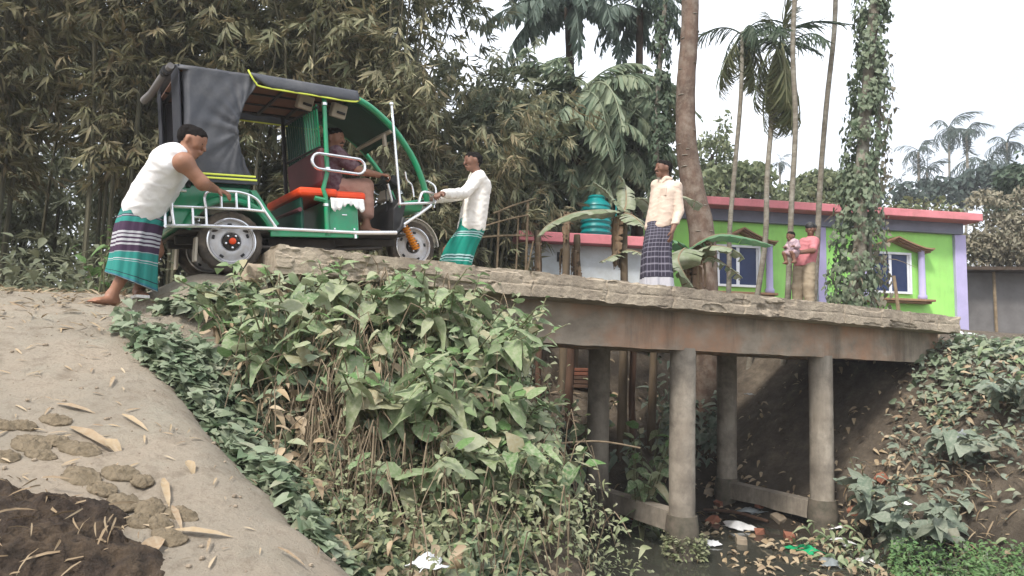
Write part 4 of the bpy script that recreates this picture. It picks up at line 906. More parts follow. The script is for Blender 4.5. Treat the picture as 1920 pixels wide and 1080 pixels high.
# --- man pushing at the back
Yp = 5.72; P0 = at(245, 552, 5.35); P0[2] = float(terr(P0[0], P0[1]))
mp = thing('person', 'stocky man in white vest and striped teal lungi pushing the rickshaw from behind', 'person', P0)
fwd = nrm(A(.93, .36, 0)); lat = A(-fwd[1], fwd[0], 0)
hipC = at(272, 392, 5.38); chest = at(318, 314, 5.24); shR = at(345, 305, 5.08); shL = at(331, 290, 5.42); nk = at(346, 288, 5.25); hc = at(361, 266, 5.24)
elR = at(380, 344, 5.16); wrR = at(404, 355, 5.46)
B = Body(.03)
hp = head(B, hc, A(.90, .12, -.34), A(.38, .0, .9), 1.04)
B.cap(nk-A(0, 0, .03), hc-A(.035, 0, .05), .062, .058, .03)
B.cap(shR, shL, .075, .075, .06); B.cap(chest+lat*.08, hipC+lat*.07, .12, .13, .06); B.cap(chest-lat*.08, hipC-lat*.07, .12, .13, .06)
B.limb([shR, elR, wrR], [.062, .050, .031]); hand(B, wrR, A(.9, .15, -.25), A(.1, .3, -1), 1.0, .55, 1)
tgtL = VW(-.51, .20, .665); elL = (shL+tgtL)/2+A(-.05, .05, -.14); B.limb([shL, elL, tgtL-A(.05, .02, 0)], [.062, .050, .031]); hand(B, tgtL-A(.05, .02, 0), A(.9, .2, -.1), A(.1, 0, -1), 1.0, .8, -1)
anR = at(211, 527, 5.25); anL = at(262, 528, 5.5); anR[2] = float(terr(anR[0], anR[1]))+.075; anL[2] = float(terr(anL[0], anL[1]))+.075
knR = (hipC-lat*.09+anR)/2+fwd*.07; knL = (hipC+lat*.09+anL)/2+fwd*.09
B.limb([hipC-lat*.09, knR, anR], [.085, .058, .036]); B.limb([hipC+lat*.09, knL, anL], [.085, .058, .036])
foot(B, anR, A(-.25, -1, 0), 1.02); foot(B, anL, A(.6, -.8, 0), 1.02)
B.build('body', M_['skin'], mp, P0)
face(hp, 1.04, mp, P0, M_['hair'], False, True)
V1 = Body(.05)
V1.cap(chest+lat*.085, hipC+lat*.075+fwd*.0, .136, .148, .06); V1.cap(chest-lat*.085, hipC-lat*.075, .136, .148, .06)
ax = nrm(chest-hipC)
V1.cap(chest+ax*.03+lat*.10, chest+ax*.10+lat*.095, .115, .085, .05); V1.cap(chest+ax*.03-lat*.10, chest+ax*.10-lat*.095, .115, .085, .05)
V1.cut(shR-lat*.075+A(.03, 0, 0), shR-lat*.02+ax*.08+A(.03, 0, 0), .100, .10); V1.cut(shL+lat*.075, shL+lat*.02+ax*.08, .100, .10)
V1.cut(nk+A(.02, 0, .02), nk+A(.10, .02, .06), .085, .10)
V1.build('vest', M_['vest'], mp, P0, wrinkle=(.007, 17, 1), zcut=lambda G: ((hipC-ax*.03-G)@ax))
lst = [(0, TEALD), (.10, (.05, .20, .18)), (.16, PURP), (.175, (.3, .32, .36)), (.19, PURP), (.205, TEAL), (.29, PURP), (.41, WHT), (.435, PURP), (.455, WHT), (.48, PURP), (.50, WHT), (.525, PURP), (.545, WHT), (.565, PURP), (.635, (.25, .3, .32)), (.645, TEAL), (.72, WHT), (.728, TEAL), (.745, WHT), (.753, TEAL), (.90, DK), (.91, TEAL), (.95, (.04, .16, .22)), (.985, (.3, .35, .38))]
lst = [(0, TEALD)]+[(.24+.76*v, c) for v, c in lst[1:]]
hem = at(246, 529, 5.36)
loft('lungi', [(hipC+ax*.10, fwd*.155, lat*.195), (hipC-A(0, 0, .02), fwd*.16, lat*.195), (at(260, 430, 5.37), fwd*.16, lat*.19), (at(251, 482, 5.36), fwd*.155, lat*.18), (hem, fwd*.165+A(0, 0, -.06), lat*.18)], stripes('pusher_lungi', lst), mp, P0, folds=.10, seed=1.2)
mb = MB(); d = nrm(A(.6, -.8, 0)); g0 = anL-A(0, 0, .072)
mb.box(g0+d*.07+A(0, 0, .0), (.26, .095, .022), rotz(math.atan2(d[1], d[0]))); mb.tube([g0+d*.06+A(d[1], -d[0], 0)*.045, g0+d*.08+A(0, 0, .05), g0+d*.06-A(d[1], -d[0], 0)*.045], .010, 6)
o = mb.build('sandal', M_['whitep'], mp); o.data.transform(Matrix.Translation(-Vector(P0)))

# --- man pulling at the front
Yf = 7.75; P0 = at(845, 536, Yf); P0[2] = ztop(ts(P0[0], P0[1])[0])+.012
mf = thing('person', 'man in white long sleeved shirt and green striped lungi pulling the rickshaw nose', 'person', P0)
fwd = nrm(A(-.92, -.38, 0)); lat = A(-fwd[1], fwd[0], 0)
hipC = at(884, 421, 7.78); chest = at(897, 351, 7.78); shN = at(899, 334, 7.62); shF = at(890, 336, 7.96); nk = at(898, 326, 7.78); hc = at(886, 304, 7.74)
elN = at(871, 362, 7.50); hN = VW(2.03, .11, .79)+A(.06, -.01, -.005); elF = at(872, 366, 7.92); hF = VW(2.07, .42, .785)+A(.06, 0, 0)
B = Body(.03); hp = head(B, hc, A(-.88, -.46, -.12), A(-.08, 0, 1), 1.0); B.cap(nk-A(0, 0, .02), hc+A(.012, 0, -.05), .055, .052, .03)
B.cap(shN, shF, .065, .065, .05); B.cap(chest+lat*.07, hipC+lat*.06, .11, .115, .05); B.cap(chest-lat*.07, hipC-lat*.06, .11, .115, .05)
for sh_, el_, wr_, th_ in ((shN, elN, hN, -1), (shF, elF, hF, 1)):
    B.limb([sh_, el_, wr_], [.055, .043, .028]); hand(B, wr_, wr_-el_, A(0, -.1, -1), 1.0, 1.0, th_)
anN = at(838, 0, 7.62); anN[2] = 0
for sg, dx in ((-1, .02), (1, -.05)):
    an = P0+lat*sg*.11+fwd*dx+A(0, 0, .07); kn = (hipC+lat*sg*.09+an)/2+fwd*.12
    B.limb([hipC+lat*sg*.09, kn, an], [.08, .055, .035]); foot(B, an, fwd+lat*sg*.2)
B.build('body', M_['skind'], mf, P0); face(hp, 1.0, mf, P0, M_['hair'], True)
ax = nrm(chest-hipC); S1 = Body(.04)
S1.cap(chest+lat*.08, hipC+lat*.075-A(0, 0, .03), .118, .135, .05); S1.cap(chest-lat*.08, hipC-lat*.075-A(0, 0, .03), .118, .135, .05); S1.cap(shN, shF, .078, .078, .05); S1.cap(chest+ax*.07, nk-A(0, 0, .015), .09, .068, .04)
for sh_, el_, wr_ in ((shN, elN, hN), (shF, elF, hF)): S1.limb([sh_, el_, el_+(wr_-el_)*.86], [.070, .060, .045], .012)
S1.build('shirt', M_['shirtw'], mf, P0, wrinkle=(.007, 22, 2), zcut=lambda G: ((hipC-ax*.09+A(0, 0, 0)-G)@nrm(ax+fwd*.25)))
gr = (.01, .20, .15); gs_ = []
for v0 in (.0, .30, .60, .86):
    gs_ += [(v0+.02, (.35, .52, .52)), (v0+.035, (.01, .06, .06)), (v0+.05, (.35, .52, .52)), (v0+.065, gr), (v0+.085, (.35, .52, .52)), (v0+.097, gr)]
loft('lungi', [(hipC+ax*.06, fwd*.135, lat*.175), (hipC-A(0, 0, .06), fwd*.15, lat*.19), (at(866, 462, 7.76), fwd*.17, lat*.205), (at(852, 500, 7.74), fwd*.18, lat*.22), (P0+A(0, 0, .10), fwd*.19, lat*.225)], stripes('puller_lungi', [(0, gr)]+gs_), mf, P0, folds=.10, seed=2.3)

# --- man standing on the bridge
Ym = 8.3; P0 = at(1232, 560, Ym); P0[2] = ztop(ts(P0[0], P0[1])[0])+.012
mm_ = thing('person', 'moustached man in cream shirt and checked lungi standing still on the bridge', 'person', P0)
fwd = nrm(A(-.80, -.60, 0)); lat = A(-fwd[1], fwd[0], 0)
hipC = at(1235, 425, Ym); chest = at(1247, 365, Ym); shL = at(1268, 351, Ym-.10); shR = at(1231, 348, Ym+.14); nk = at(1249, 336, Ym); hc = at(1243, 318, Ym)
elL = at(1274, 396, Ym-.14); wrL = at(1261, 432, Ym-.26); elR = at(1224, 395, Ym+.20); wrR = at(1228, 430, Ym+.16)
B = Body(.03); hp = head(B, hc, A(-.93, -.36, .02), A(0, 0, 1), 1.0); B.cap(nk-A(0, 0, .02), hc+A(.02, .01, -.05), .052, .05, .03)
B.cap(shL, shR, .062, .062, .05); B.cap(chest+lat*.065, hipC+lat*.06, .10, .11, .05); B.cap(chest-lat*.065, hipC-lat*.06, .10, .11, .05)
for sh_, el_, wr_, th_ in ((shL, elL, wrL, 1), (shR, elR, wrR, -1)):
    B.limb([sh_, el_, wr_], [.052, .042, .027]); hand(B, wr_, A(-.15, -.05, -1), A(-.8, .5, 0), 1.0, .35, th_)
for sg in (-1, 1):
    an = P0+lat*sg*.09+A(0, 0, .07); kn = (hipC+lat*sg*.08+an)/2+fwd*.02; B.limb([hipC+lat*sg*.08, kn, an], [.08, .053, .034]); foot(B, an, fwd+lat*sg*.25)
B.build('body', M_['skind'], mm_, P0); face(hp, 1.0, mm_, P0, M_['hair'], True)
S1 = Body(.04)
S1.cap(chest+lat*.065, hipC+lat*.062, .118, .122, .05); S1.cap(chest-lat*.065, hipC-lat*.062, .118, .122, .05); S1.cap(shL, shR, .074, .074, .05); S1.cap(chest+A(0, 0, .07), nk-A(0, 0, .015), .085, .062, .04)
for sh_, el_, wr_ in ((shL, elL, wrL), (shR, elR, wrR)): S1.limb([sh_, el_, el_+(wr_-el_)*.85], [.066, .055, .042], .010)
S1.build('shirt', M_['shirtb'], mm_, P0, wrinkle=(.005, 23, 4), zcut=lambda G: (hipC[2]-.03+.02*np.sin(G[..., 0]*14)-G[..., 2]))
mb = MB()
for q in (-1, 1): mb.tube([nk+lat*q*.07-fwd*.02+A(0, 0, .0), nk+lat*q*.045+fwd*.055-A(0, 0, .01), nk+lat*q*.02+fwd*.085-A(0, 0, .055)], [.02, .018, .008], 6)
o = mb.build('collar', M_['shirtb'], mm_); o.data.transform(Matrix.Translation(-Vector(P0)))
mb = MB(); mb.box(chest+fwd*.118+lat*.075+A(0, 0, -.0), (.02, .09, .10), rotz(math.atan2(fwd[1], fwd[0]))); o = mb.build('shirt_pocket', M_['shirtb'], mm_, bevel=.006); o.data.transform(Matrix.Translation(-Vector(P0)))
ck = [('Y', 16, (.34, .33, .40), .22, .86), ('X', 26, (.26, .25, .33), .16, .86)]
loft('lungi', [(hipC+A(0, 0, .05), fwd*.125, lat*.165), (hipC-A(0, 0, .10), fwd*.14, lat*.18), (at(1231, 480, Ym), fwd*.15, lat*.185), (P0+A(.0, 0, .07), fwd*.17, lat*.205)], stripes('standing_lungi', [(0, (.045, .042, .06)), (.45, (.033, .03, .046)), (.87, (.40, .40, .44)), (.97, (.25, .25, .30))], ck), mm_, P0, folds=.12, seed=.7)

# --- boy with baby
Yb = 11.3; P0 = at(1507, 592, Yb); P0[2] = max(P0[2], float(terr(P0[0], P0[1])))
mt = thing('person', 'boy in black cap, pink shirt and khaki trousers carrying a baby', 'person', P0)
fwd = nrm(A(-.75, -.66, 0)); lat = A(-fwd[1], fwd[0], 0)
hipC = at(1508, 497, Yb); chest = at(1516, 460, Yb); shL = at(1527, 452, Yb-.08); shR = at(1507, 454, Yb+.14); nk = at(1519, 446, Yb); hc = at(1520, 431, Yb)
elL = at(1524, 470, Yb-.22); wrL = at(1494, 474, Yb-.30); elR = at(1504, 474, Yb+.10); wrR = at(1487, 468, Yb-.12)
B = Body(.03); hp = head(B, hc, A(-.62, -.78, -.05), A(0, 0, 1), .98); B.cap(nk-A(0, 0, .02), hc+A(.01, .015, -.05), .05, .048, .03)
B.cap(shL, shR, .055, .055, .05); B.cap(chest+lat*.05, hipC+lat*.05, .09, .095, .05); B.cap(chest-lat*.05, hipC-lat*.05, .09, .095, .05)
for sh_, el_, wr_, th_ in ((shL, elL, wrL, 1), (shR, elR, wrR, -1)):
    B.limb([sh_, el_, wr_], [.05, .042, .03]); hand(B, wr_, wr_-el_, A(0, .6, .8), .95, .5, th_)
for sg in (-1, 1):
    an = P0+lat*sg*.10+A(0, 0, .07); kn = (hipC+lat*sg*.08+an)/2+fwd*.03; B.limb([hipC+lat*sg*.08, kn, an], [.08, .053, .034], .02); foot(B, an, fwd+lat*sg*.25, .95)
B.build('body', M_['skind'], mt, P0); face(hp, .98, mt, P0, M_['hair'], False, cap=M_['black'])
S1 = Body(.04); S1.cap(chest+lat*.055, hipC+lat*.055, .105, .115, .05); S1.cap(chest-lat*.055, hipC-lat*.055, .105, .115, .05); S1.cap(shL, shR, .066, .066, .05); S1.cap(chest+A(0, 0, .06), nk-A(0, 0, .02), .08, .058, .04)
for sh_, el_ in ((shL, elL), (shR, elR)): S1.limb([sh_, sh_+(el_-sh_)*.8], [.064, .062])
S1.build('shirt', M_['pink'], mt, P0, wrinkle=(.007, 16, 5), zcut=lambda G: (hipC[2]-.02-G[..., 2]))
T1_ = Body(.025)
for sg in (-1, 1):
    an = P0+lat*sg*.10+A(0, 0, .12); kn = (hipC+lat*sg*.08+an)/2+fwd*.03; T1_.limb([hipC+lat*sg*.07-A(0, 0, .02), kn, an], [.112, .092, .075])
T1_.build('trousers', M_['khaki'], mt, P0, wrinkle=(.007, 15, 6))
PB = at(1489, 476, Yb-.26); bb = thing('baby', 'small baby in patterned clothes held in the arms of the boy', 'baby', PB)
bf = A(-.75, -.6, -.1); bh = at(1482, 444, Yb-.27); bt = at(1487, 464, Yb-.27)
B = Body(.02); hp = head(B, bh, bf, A(.1, 0, 1), .74); B.cap(bh-A(-.01, 0, .06), bt+A(0, 0, .08), .035, .035); B.cap(bt+A(0, 0, .07), bt-A(0, 0, .08), .07, .078)
bl_ = A(-bf[1], bf[0], 0); bl_ = bl_/np.linalg.norm(bl_)
for q in (-1, 1):
    B.limb([bt+A(0, 0, .08)+bl_*q*.07, bt+bl_*q*.10+A(-.03, -.04, .0), bt+bl_*q*.07+A(-.08, -.07, -.0)], [.030, .025, .019]); hand(B, bt+bl_*q*.07+A(-.08, -.07, 0), A(-.8, -.6, 0), A(0, 0, -1), .5, .5, q)
    kn = bt+bl_*q*.07+A(-.10, -.06, -.10); an = kn+A(.03, .0, -.14); B.limb([bt-A(0, 0, .08)+bl_*q*.04, kn, an], [.045, .036, .024]); foot(B, an, bf, .5)
B.build('body', M_['skind'], bb, PB, h=.006); face(hp, .74, bb, PB, M_['hair'], False)
S1 = Body(.02); S1.cap(bt+A(0, 0, .065), bt-A(0, 0, .085), .082, .094)
for q in (-1, 1): S1.limb([bt+A(0, 0, .08)+bl_*q*.065, bt+bl_*q*.098+A(-.03, -.04, 0), bt+bl_*q*.08+A(-.06, -.06, 0)], [.042, .036, .03]); S1.limb([bt-A(0, 0, .08)+bl_*q*.04, bt+bl_*q*.07+A(-.09, -.055, -.095)], [.058, .046])
S1.build('baby_suit', M_['babycloth'], bb, PB, h=.006, wrinkle=(.004, 22, 3))

# --- driver
P0 = VW(1.04, .45, .74); dr = thing('person', 'driver in dark maroon shirt sitting on the orange seat gripping the handlebar', 'person', P0)
q_ = lambda x, y, z: VW(x, y, z)
hipC = q_(1.03, .44, .84); chest = q_(1.03, .44, 1.08); shR = q_(1.06, .27, 1.15); shL = q_(1.06, .61, 1.15); nk = q_(1.06, .44, 1.20); hc = q_(1.115, .42, 1.325)
elR = q_(1.24, .20, .985); wrR = q_(1.455, .19, .955); elL = q_(1.26, .70, .98); wrL = q_(1.455, .71, .955)
B = Body(.03); hp = head(B, hc, vh*.62-vl*.72-vu*.1, vu, .98); B.cap(nk-A(0, 0, .02), hc-vu*.05-vh*.01, .052, .05, .03)
B.cap(shL, shR, .06, .06, .05); B.cap(chest+vl*.06, hipC+vl*.06, .10, .11, .05); B.cap(chest-vl*.06, hipC-vl*.06, .10, .11, .05)
for sh_, el_, wr_, th_ in ((shR, elR, wrR, 1), (shL, elL, wrL, -1)):
    B.limb([sh_, el_, wr_], [.052, .043, .029]); hand(B, wr_, vh, -vu, 1.0, 1.0, th_)
for yy in (.33, .57):
    kn = q_(1.36, yy, .86); an = q_(1.36, yy, .47); B.limb([q_(1.04, yy+(.03 if yy < .4 else -.03), .82), kn, an], [.085, .06, .035]); foot(B, an, vh-vl*.2, 1.0)
B.build('body', M_['skin'], dr, P0); face(hp, .98, dr, P0, M_['hair'], True)
S1 = Body(.04); S1.cap(chest+vl*.065, hipC+vl*.065, .113, .125, .05); S1.cap(chest-vl*.065, hipC-vl*.065, .113, .125, .05); S1.cap(shL, shR, .070, .070, .05); S1.cap(chest+A(0, 0, .06), nk-A(0, 0, .02), .08, .06, .04)
for sh_, el_ in ((shL, elL), (shR, elR)): S1.limb([sh_, sh_+(el_-sh_)*.75], [.068, .064])
S1.build('shirt', M_['maroon_shirt'], dr, P0, wrinkle=(.008, 15, 8))
T1_ = Body(.025)
for yy in (.33, .57):
    T1_.limb([q_(1.04, yy+(.03 if yy < .4 else -.03), .82), q_(1.365, yy, .86), q_(1.37, yy, .60)], [.105, .082, .072])
T1_.build('trousers', M_['brownpants'], dr, P0, wrinkle=(.007, 16, 9))

# ------------------------------------------------------------------ vegetation builders
def leafobj(name, tpl, mat): return mesh_np(name, LT[tpl][0], LT[tpl][1], mat, np.zeros(len(LT[tpl][0])))
LT['big1'] = leaf_t(1, .60, (0, .06, .2, .38, .58, .78, .92), (.06, .58, .97, 1., .82, .48, .2), .35, .10)
LT['big2'] = leaf_t(1, .48, (0, .06, .2, .38, .58, .78, .92), (.04, .32, .8, 1., .92, .6, .28), .6, .22)
LT['big3'] = leaf_t(1, .68, (0, .05, .18, .36, .58, .78, .92), (.1, .6, .95, 1., .8, .5, .2), .2, .08)
LT['big4'] = leaf_t(1, .50, (0, .06, .2, .38, .58, .78, .92), (.05, .5, .95, 1., .86, .6, .3), .95, .42)
LT['big5'] = leaf_t(1, .82, (0, .05, .18, .36, .58, .78, .92), (.35, .78, .98, 1., .9, .66, .34), .3, -.06, .07)
for kk in ('big1', 'big2', 'big3', 'big4', 'big5'):
    v_, f_ = LT[kk]; v_ = v_.copy(); e_ = np.abs(v_[:, 1]) > .01; v_[e_, 2] += .022*np.sin(v_[e_, 0]*17+v_[e_, 1]*9); v_[e_, 1] *= 1+.10*np.sin(v_[e_, 0]*23); LT[kk] = (v_, f_)
LM = {}
for mk in ('weed', 'fresh', 'bluegreen', 'dry', 'creeper'):
    LM[mk] = [leafobj('leaf', t_, L_[mk]) for t_ in ('big1', 'big2', 'big3', 'big4', 'big5')]
def place(me, name, P, D, Nn, S, parent):
    R = frames(np.array([D], float), np.array([Nn], float))[0]*S; o = bpy.data.objects.new(name, me); COL.objects.link(o); o.parent = parent
    m4 = Matrix.Identity(4)
    for i in range(3):
        for j in range(3): m4[i][j] = R[i, j]
        m4[i][3] = P[i]
    o.matrix_local = m4; return o
def weed(name, label, base, lean, h, nst, nlf, size, mats, group=None, seed=0, spread=.5, tip=True):
    r = np.random.default_rng(seed); t = thing(name, label, 'plant', base, 0, group); sb = MB()
    for i in range(nst):
        a = r.random()*6.28; q = spread*(.3+.7*r.random()); tipp = A(math.cos(a)*q, math.sin(a)*q, 0)+A(*lean)*r.uniform(.6, 1.2)+A(0, 0, h*r.uniform(.6, 1.05))
        pts = spline([A(r.normal()*.05, r.normal()*.05, -.12), tipp*.45+A(r.normal()*.05, r.normal()*.05, .08), tipp], 9); sb.tube(pts, np.linspace(.010, .004, 9), 5)
        for j in range(nlf):
            u = .28+.72*(j+1)/nlf; p = pts[min(8, int(u*8.01))]; az = j*2.4+r.random()*.9
            d = A(math.cos(az), math.sin(az), r.uniform(-.75, .15)); d[:2] += A(*lean)[:2]*.6; last = tip and j >= nlf-3
            if last: d[2] = abs(d[2])+.35
            sz = size*r.choice([.5, .75, .95, 1.15, 1.35])*r.uniform(.85, 1.1)*(.55 if last else 1); mk = mats[1] if (last and len(mats) > 1 and r.random() < .25) else mats[0]
            nn = A(r.normal()*.35, r.normal()*.35-.25, 1)
            place(LM[mk][r.integers(5)], 'leaf', p, d, nn, sz, t)
    o = sb.build('stems', M_['stem'], t); tag(o, kind='stuff'); return t
def tnormal(x, y, h=.12):
    zx = (terr(x+h, y, False)-terr(x-h, y, False))/(2*h); zy = (terr(x, y+h, False)-terr(x, y-h, False))/(2*h)
    n = np.stack([-zx, -zy, np.ones_like(zx)], 1); return n/np.linalg.norm(n, axis=1, keepdims=True)
def patch(name, n, box, cond, tpl, mat, size, hgt, up=.5, kind='stuff', clump=1.2, seed=1, down=.35, thr=-.05):
    """low cover that follows the bank: leaves at uneven heights over the soil"""
    r = np.random.default_rng(seed); x = r.uniform(box[0], box[1], n*6); y = r.uniform(box[2], box[3], n*6)
    e = (x+1.4)*.68+(y-3.8)*.73-.32*sm(4.1, 5.1, y); t, s = ts(x, y); k = cond(x, y, t, s, e) & (fbm(x*clump, y*clump, seed+80, 3) > thr+r.normal(size=len(x))*.10)
    k &= (((x+1.05)/.55)**2+((y-4.42)/.36)**2 > 1+.5*r.normal(size=len(x))) | (name in ('small_weeds', 'dry_leaves'))
    x, y = x[k][:n], y[k][:n]; m = len(x); nn = tnormal(x, y); hh = hgt*(r.random(m)**1.2)*(.35+1.3*np.clip(.5+fbm(x*1.9, y*1.9, seed+90, 2), 0, 1))
    P = np.stack([x, y, terr(x, y)], 1)+nn*hh[:, None]; D = rdir(m, -.8, .4); D[:, 2] -= down*r.random(m); D += nn*.25
    N_ = nn*1.0+A(0, -.25, up)+r.normal(size=(m, 3))*.38
    return tag(put(name, cloud(name, tpl, P, D, N_, size*r.uniform(.45, 1.25, m), mat, r.random(m))), kind=kind)

# ------------------------------------------------------------------ bamboo grove
def bamboo(base, H, nsp, mat, label, seed, zlo=.8, R0=.75, group='bamboo clumps behind the road', ncul=13, leafL=.235):
    r = np.random.default_rng(seed); t = thing('bamboo_clump', label, 'bamboo', base, 0, group); tips = []
    for i in range(ncul):
        a = r.random()*6.28; b = A(math.cos(a), math.sin(a), 0)*r.uniform(.05, .55); d = A(math.cos(a+r.normal()*.5), math.sin(a+r.normal()*.5), 0); hh = H*r.uniform(.75, 1.05)
        pts = [b+d*(R0*.9)*(u**2.2)*r.uniform(.7, 1.3)+A(0, 0, hh*u*(1-.08*u*u)-.15) for u in np.linspace(0, 1, 9)]
        pts = np.array(pts); rr = np.linspace(.034, .010, 9)*r.uniform(.8, 1.15); mb = MB(); mb.tube(pts, rr, 6); mb.build('culm', M_['culm'], t); tips.append(pts)
    P = []; D = []; N_ = []; S = []; rn = []
    for i in range(int(nsp*4.3)):
        pts = tips[r.integers(ncul)]; u = r.random(); z = zlo+(H-zlo)*u**.85; f = np.clip(z/max(pts[-1][2], .1), 0, 1)*8; j = min(int(f), 7); c = pts[j]+(pts[j+1]-pts[j])*(f-j)
        a = r.random()*6.28; out = A(math.cos(a), math.sin(a), 0); c = c+out*R0*r.random()**.7*(.45+.55*f/8)*1.1; c[2] = z-.1+r.normal()*.15
        hol = fbm(np.array(c[0]*1.1+seed), np.array(c[2]*1.2), seed, 3)
        if hol < -.16+.1*r.normal(): continue
        dr = nrm(out*r.uniform(.2, 1.1)+A(0, 0, r.uniform(-1.3, .25))); side = nrm(np.cross(dr, A(0, 0, 1))+r.normal(size=3)*.3); k = r.integers(5, 11); base_r = r.random(); big = r.choice([.6, .8, 1., 1.25])
        for q in range(k):
            f2 = (q/(k-1)-.5)*2; P.append(c+dr*.10*q/k+r.normal(size=3)*.02); dd = dr+side*f2*.85+r.normal(size=3)*.12; D.append(dd); N_.append(np.cross(side, dr)*(1 if r.random() < .8 else -1)+r.normal(size=3)*.35); S.append(leafL*big*r.uniform(.6, 1.2)); rn.append((base_r+r.normal()*.06) % 1)
    o = put('foliage', cloud('foliage', 'lance2', P, D, N_, S, mat, np.array(rn)), t); tag(o, kind='stuff'); return t
def gnd(x, y): return float(terr(x, y))
BL = ['dense bamboo clump at the far left edge with dark culms', 'tall bamboo clump left of the pushing man with dark shaded foot', 'bamboo clump directly behind the pushing man and the hood', 'tan leaved bamboo clump behind the rickshaw hood', 'bamboo clump seen through the open rickshaw doorway', 'bamboo clump rising behind the rickshaw cab arch', 'bamboo clump directly behind the man pulling the rickshaw']
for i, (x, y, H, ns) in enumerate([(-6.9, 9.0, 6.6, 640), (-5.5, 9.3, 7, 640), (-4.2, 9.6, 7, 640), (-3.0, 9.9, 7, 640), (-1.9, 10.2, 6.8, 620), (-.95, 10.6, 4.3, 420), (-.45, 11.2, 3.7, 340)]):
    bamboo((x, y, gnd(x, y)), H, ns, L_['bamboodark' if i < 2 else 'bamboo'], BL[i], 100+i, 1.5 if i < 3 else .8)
BL2 = ['back row bamboo clump filling the far left of the grove', 'back row bamboo clump left of the rickshaw', 'back row bamboo clump above the hood', 'back row bamboo clump over the cab', 'back row bamboo clump thinning out against the sky', 'low bamboo thicket behind the pulling man']
for i, (x, y, H, ns) in enumerate([(-8.2, 11.3, 8.5, 620), (-6.2, 11.6, 8.5, 620), (-4.3, 11.9, 8.5, 620), (-2.6, 12.2, 8.2, 600), (-1.2, 12.7, 4.9, 420), (-.55, 14.3, 3.4, 320)]):
    bamboo((x, y, gnd(x, y)), H, ns, L_['bamboofar'], BL2[i], 200+i, .2, .95, 'bamboo clumps in the back row', 9, .28)
n = 24000; x = rng.uniform(-15, 1.2, n); y = 14.6+rng.random(n)*1.6; z = 2.3+rng.random(n)**1.35*np.interp(x, [-15, -3, -1.5, 1.2], [8.5, 7.5, 4.5, 2.6]); P = np.stack([x, y, z], 1)
o = put('far_bamboo_thicket', cloud('far_bamboo_thicket', 'lance2', P, rdir(n, -1, .1), rdir(n, -.2, 1), .5*rng.uniform(.6, 1.3, n), L_['bamboofar'])); tag(o, kind='stuff')
# ------------------------------------------------------------------ broadleaf trees
def tree(name, label, base, trunk, r0, crown, n, tpl, mat, size, seed, group=None, barkm='barkd', limbs=5, cat='tree', down=.3):
    """trunk: list of offsets from base; crown: list of (offset, radius xyz)"""
    r = np.random.default_rng(seed); t = thing(name, label, cat, base, 0, group); T = [A(*q) for q in trunk]; mb = MB(); sp = spline(T, 12); mb.tube(sp, np.linspace(r0, r0*.55, 12), 10)
    mb.build('trunk', M_[barkm], t)
    for i in range(min(limbs, len(crown))):
        c = A(*crown[i][0]); s_ = sp[8]; mb = MB(); mb.tube(spline([s_, (s_+c)/2+A(0, 0, .2), c], 7), np.linspace(r0*.45, r0*.12, 7), 6); mb.build('limb', M_[barkm], t)
    vol = np.array([np.prod(q[1]) for q in crown]); P = []; 
    for (c, R), w_ in zip(crown, vol/vol.sum()):
        k = int(n*w_); d = rdir(k)*(.35+.65*r.random(k)[:, None]**.5); p = A(*c)+d*A(*R); g = fbm(p[:, 0]*1.6+p[:, 1], p[:, 2]*1.6+3, seed, 3) > -.12+r.normal(size=k)*.08; P.append(p[g])
    P = np.concatenate(P); m = len(P); D = rdir(m, -1, .3); D[:, 2] -= down; N_ = rdir(m, .2, 1)
    tag(put('crown', cloud('crown', tpl, P, D, N_, size*r.uniform(.5, 1.3, m), mat), t), kind='stuff'); return t
def B0(px, py, Y):
    q = at(px, py, Y); return q
def tr(name, label, px, Y, crowns, n, tpl, mat, size, seed, r0=.1, group=None, gz=None, bark='barkd', limbs=5):
    b = at(px, 540, Y); b[2] = gnd(b[0], b[1]) if gz is None else gz
    cr = []
    for cx, cy, rx, rz_ in crowns:
        c = at(cx, cy, Y); cr.append((c-b, (rx/1300*Y, rx/1300*Y*.8, rz_/1300*Y)))
    top = A(*cr[0][0]); return tree(name, label, b, [(0, 0, -.2), tuple(top*.5+A(.1, 0, 0)), tuple(top)], r0, cr, n, tpl, mat, size, seed, group, bark, limbs)
tr('tree', 'fine leaved grey green tree rising behind the cab and the pulling man', 868, 14.5, [(868, 200, 75, 80), (830, 260, 60, 70), (900, 150, 60, 55), (905, 280, 60, 80), (850, 130, 45, 40)], 6500, 'simple', L_['bamboofar'], .16, 301)
tr('tree', 'olive green tree filling the gap right of the feathery palms', 1215, 15, [(1215, 210, 70, 80), (1170, 170, 55, 50), (1225, 300, 50, 70), (1180, 280, 60, 60)], 4200, 'simple', L_['tree'], .18, 302)
tr('tree', 'dark leaved tree low behind the feathery palms', 1010, 15.5, [(1010, 300, 95, 90), (940, 360, 70, 80), (1080, 360, 80, 80), (960, 230, 70, 60), (1130, 250, 80, 70), (1050, 190, 60, 50)], 7600, 'simple', L_['bamboofar'], .17, 303)
tr('shrub', 'dark undergrowth thicket behind the bamboo sticks', 930, 12.6, [(930, 430, 70, 60), (990, 420, 60, 60), (870, 450, 60, 50), (1060, 440, 60, 50)], 3600, 'simple', L_['bamboofar'], .15, 304, .04, limbs=2)
tr('tree', 'thin leafy tree right of the big trunk with sky showing through', 1330, 22, [(1335, 290, 45, 50), (1320, 330, 40, 30), (1350, 230, 24, 30)], 1500, 'simple', L_['tree'], .2, 305)
tr('tree', 'round leaved fruit tree behind the left part of the pink roof', 1400, 21, [(1400, 350, 75, 48), (1350, 355, 50, 48), (1455, 360, 60, 42), (1420, 325, 30, 22)], 4600, 'heart', L_['tree'], .17, 306)
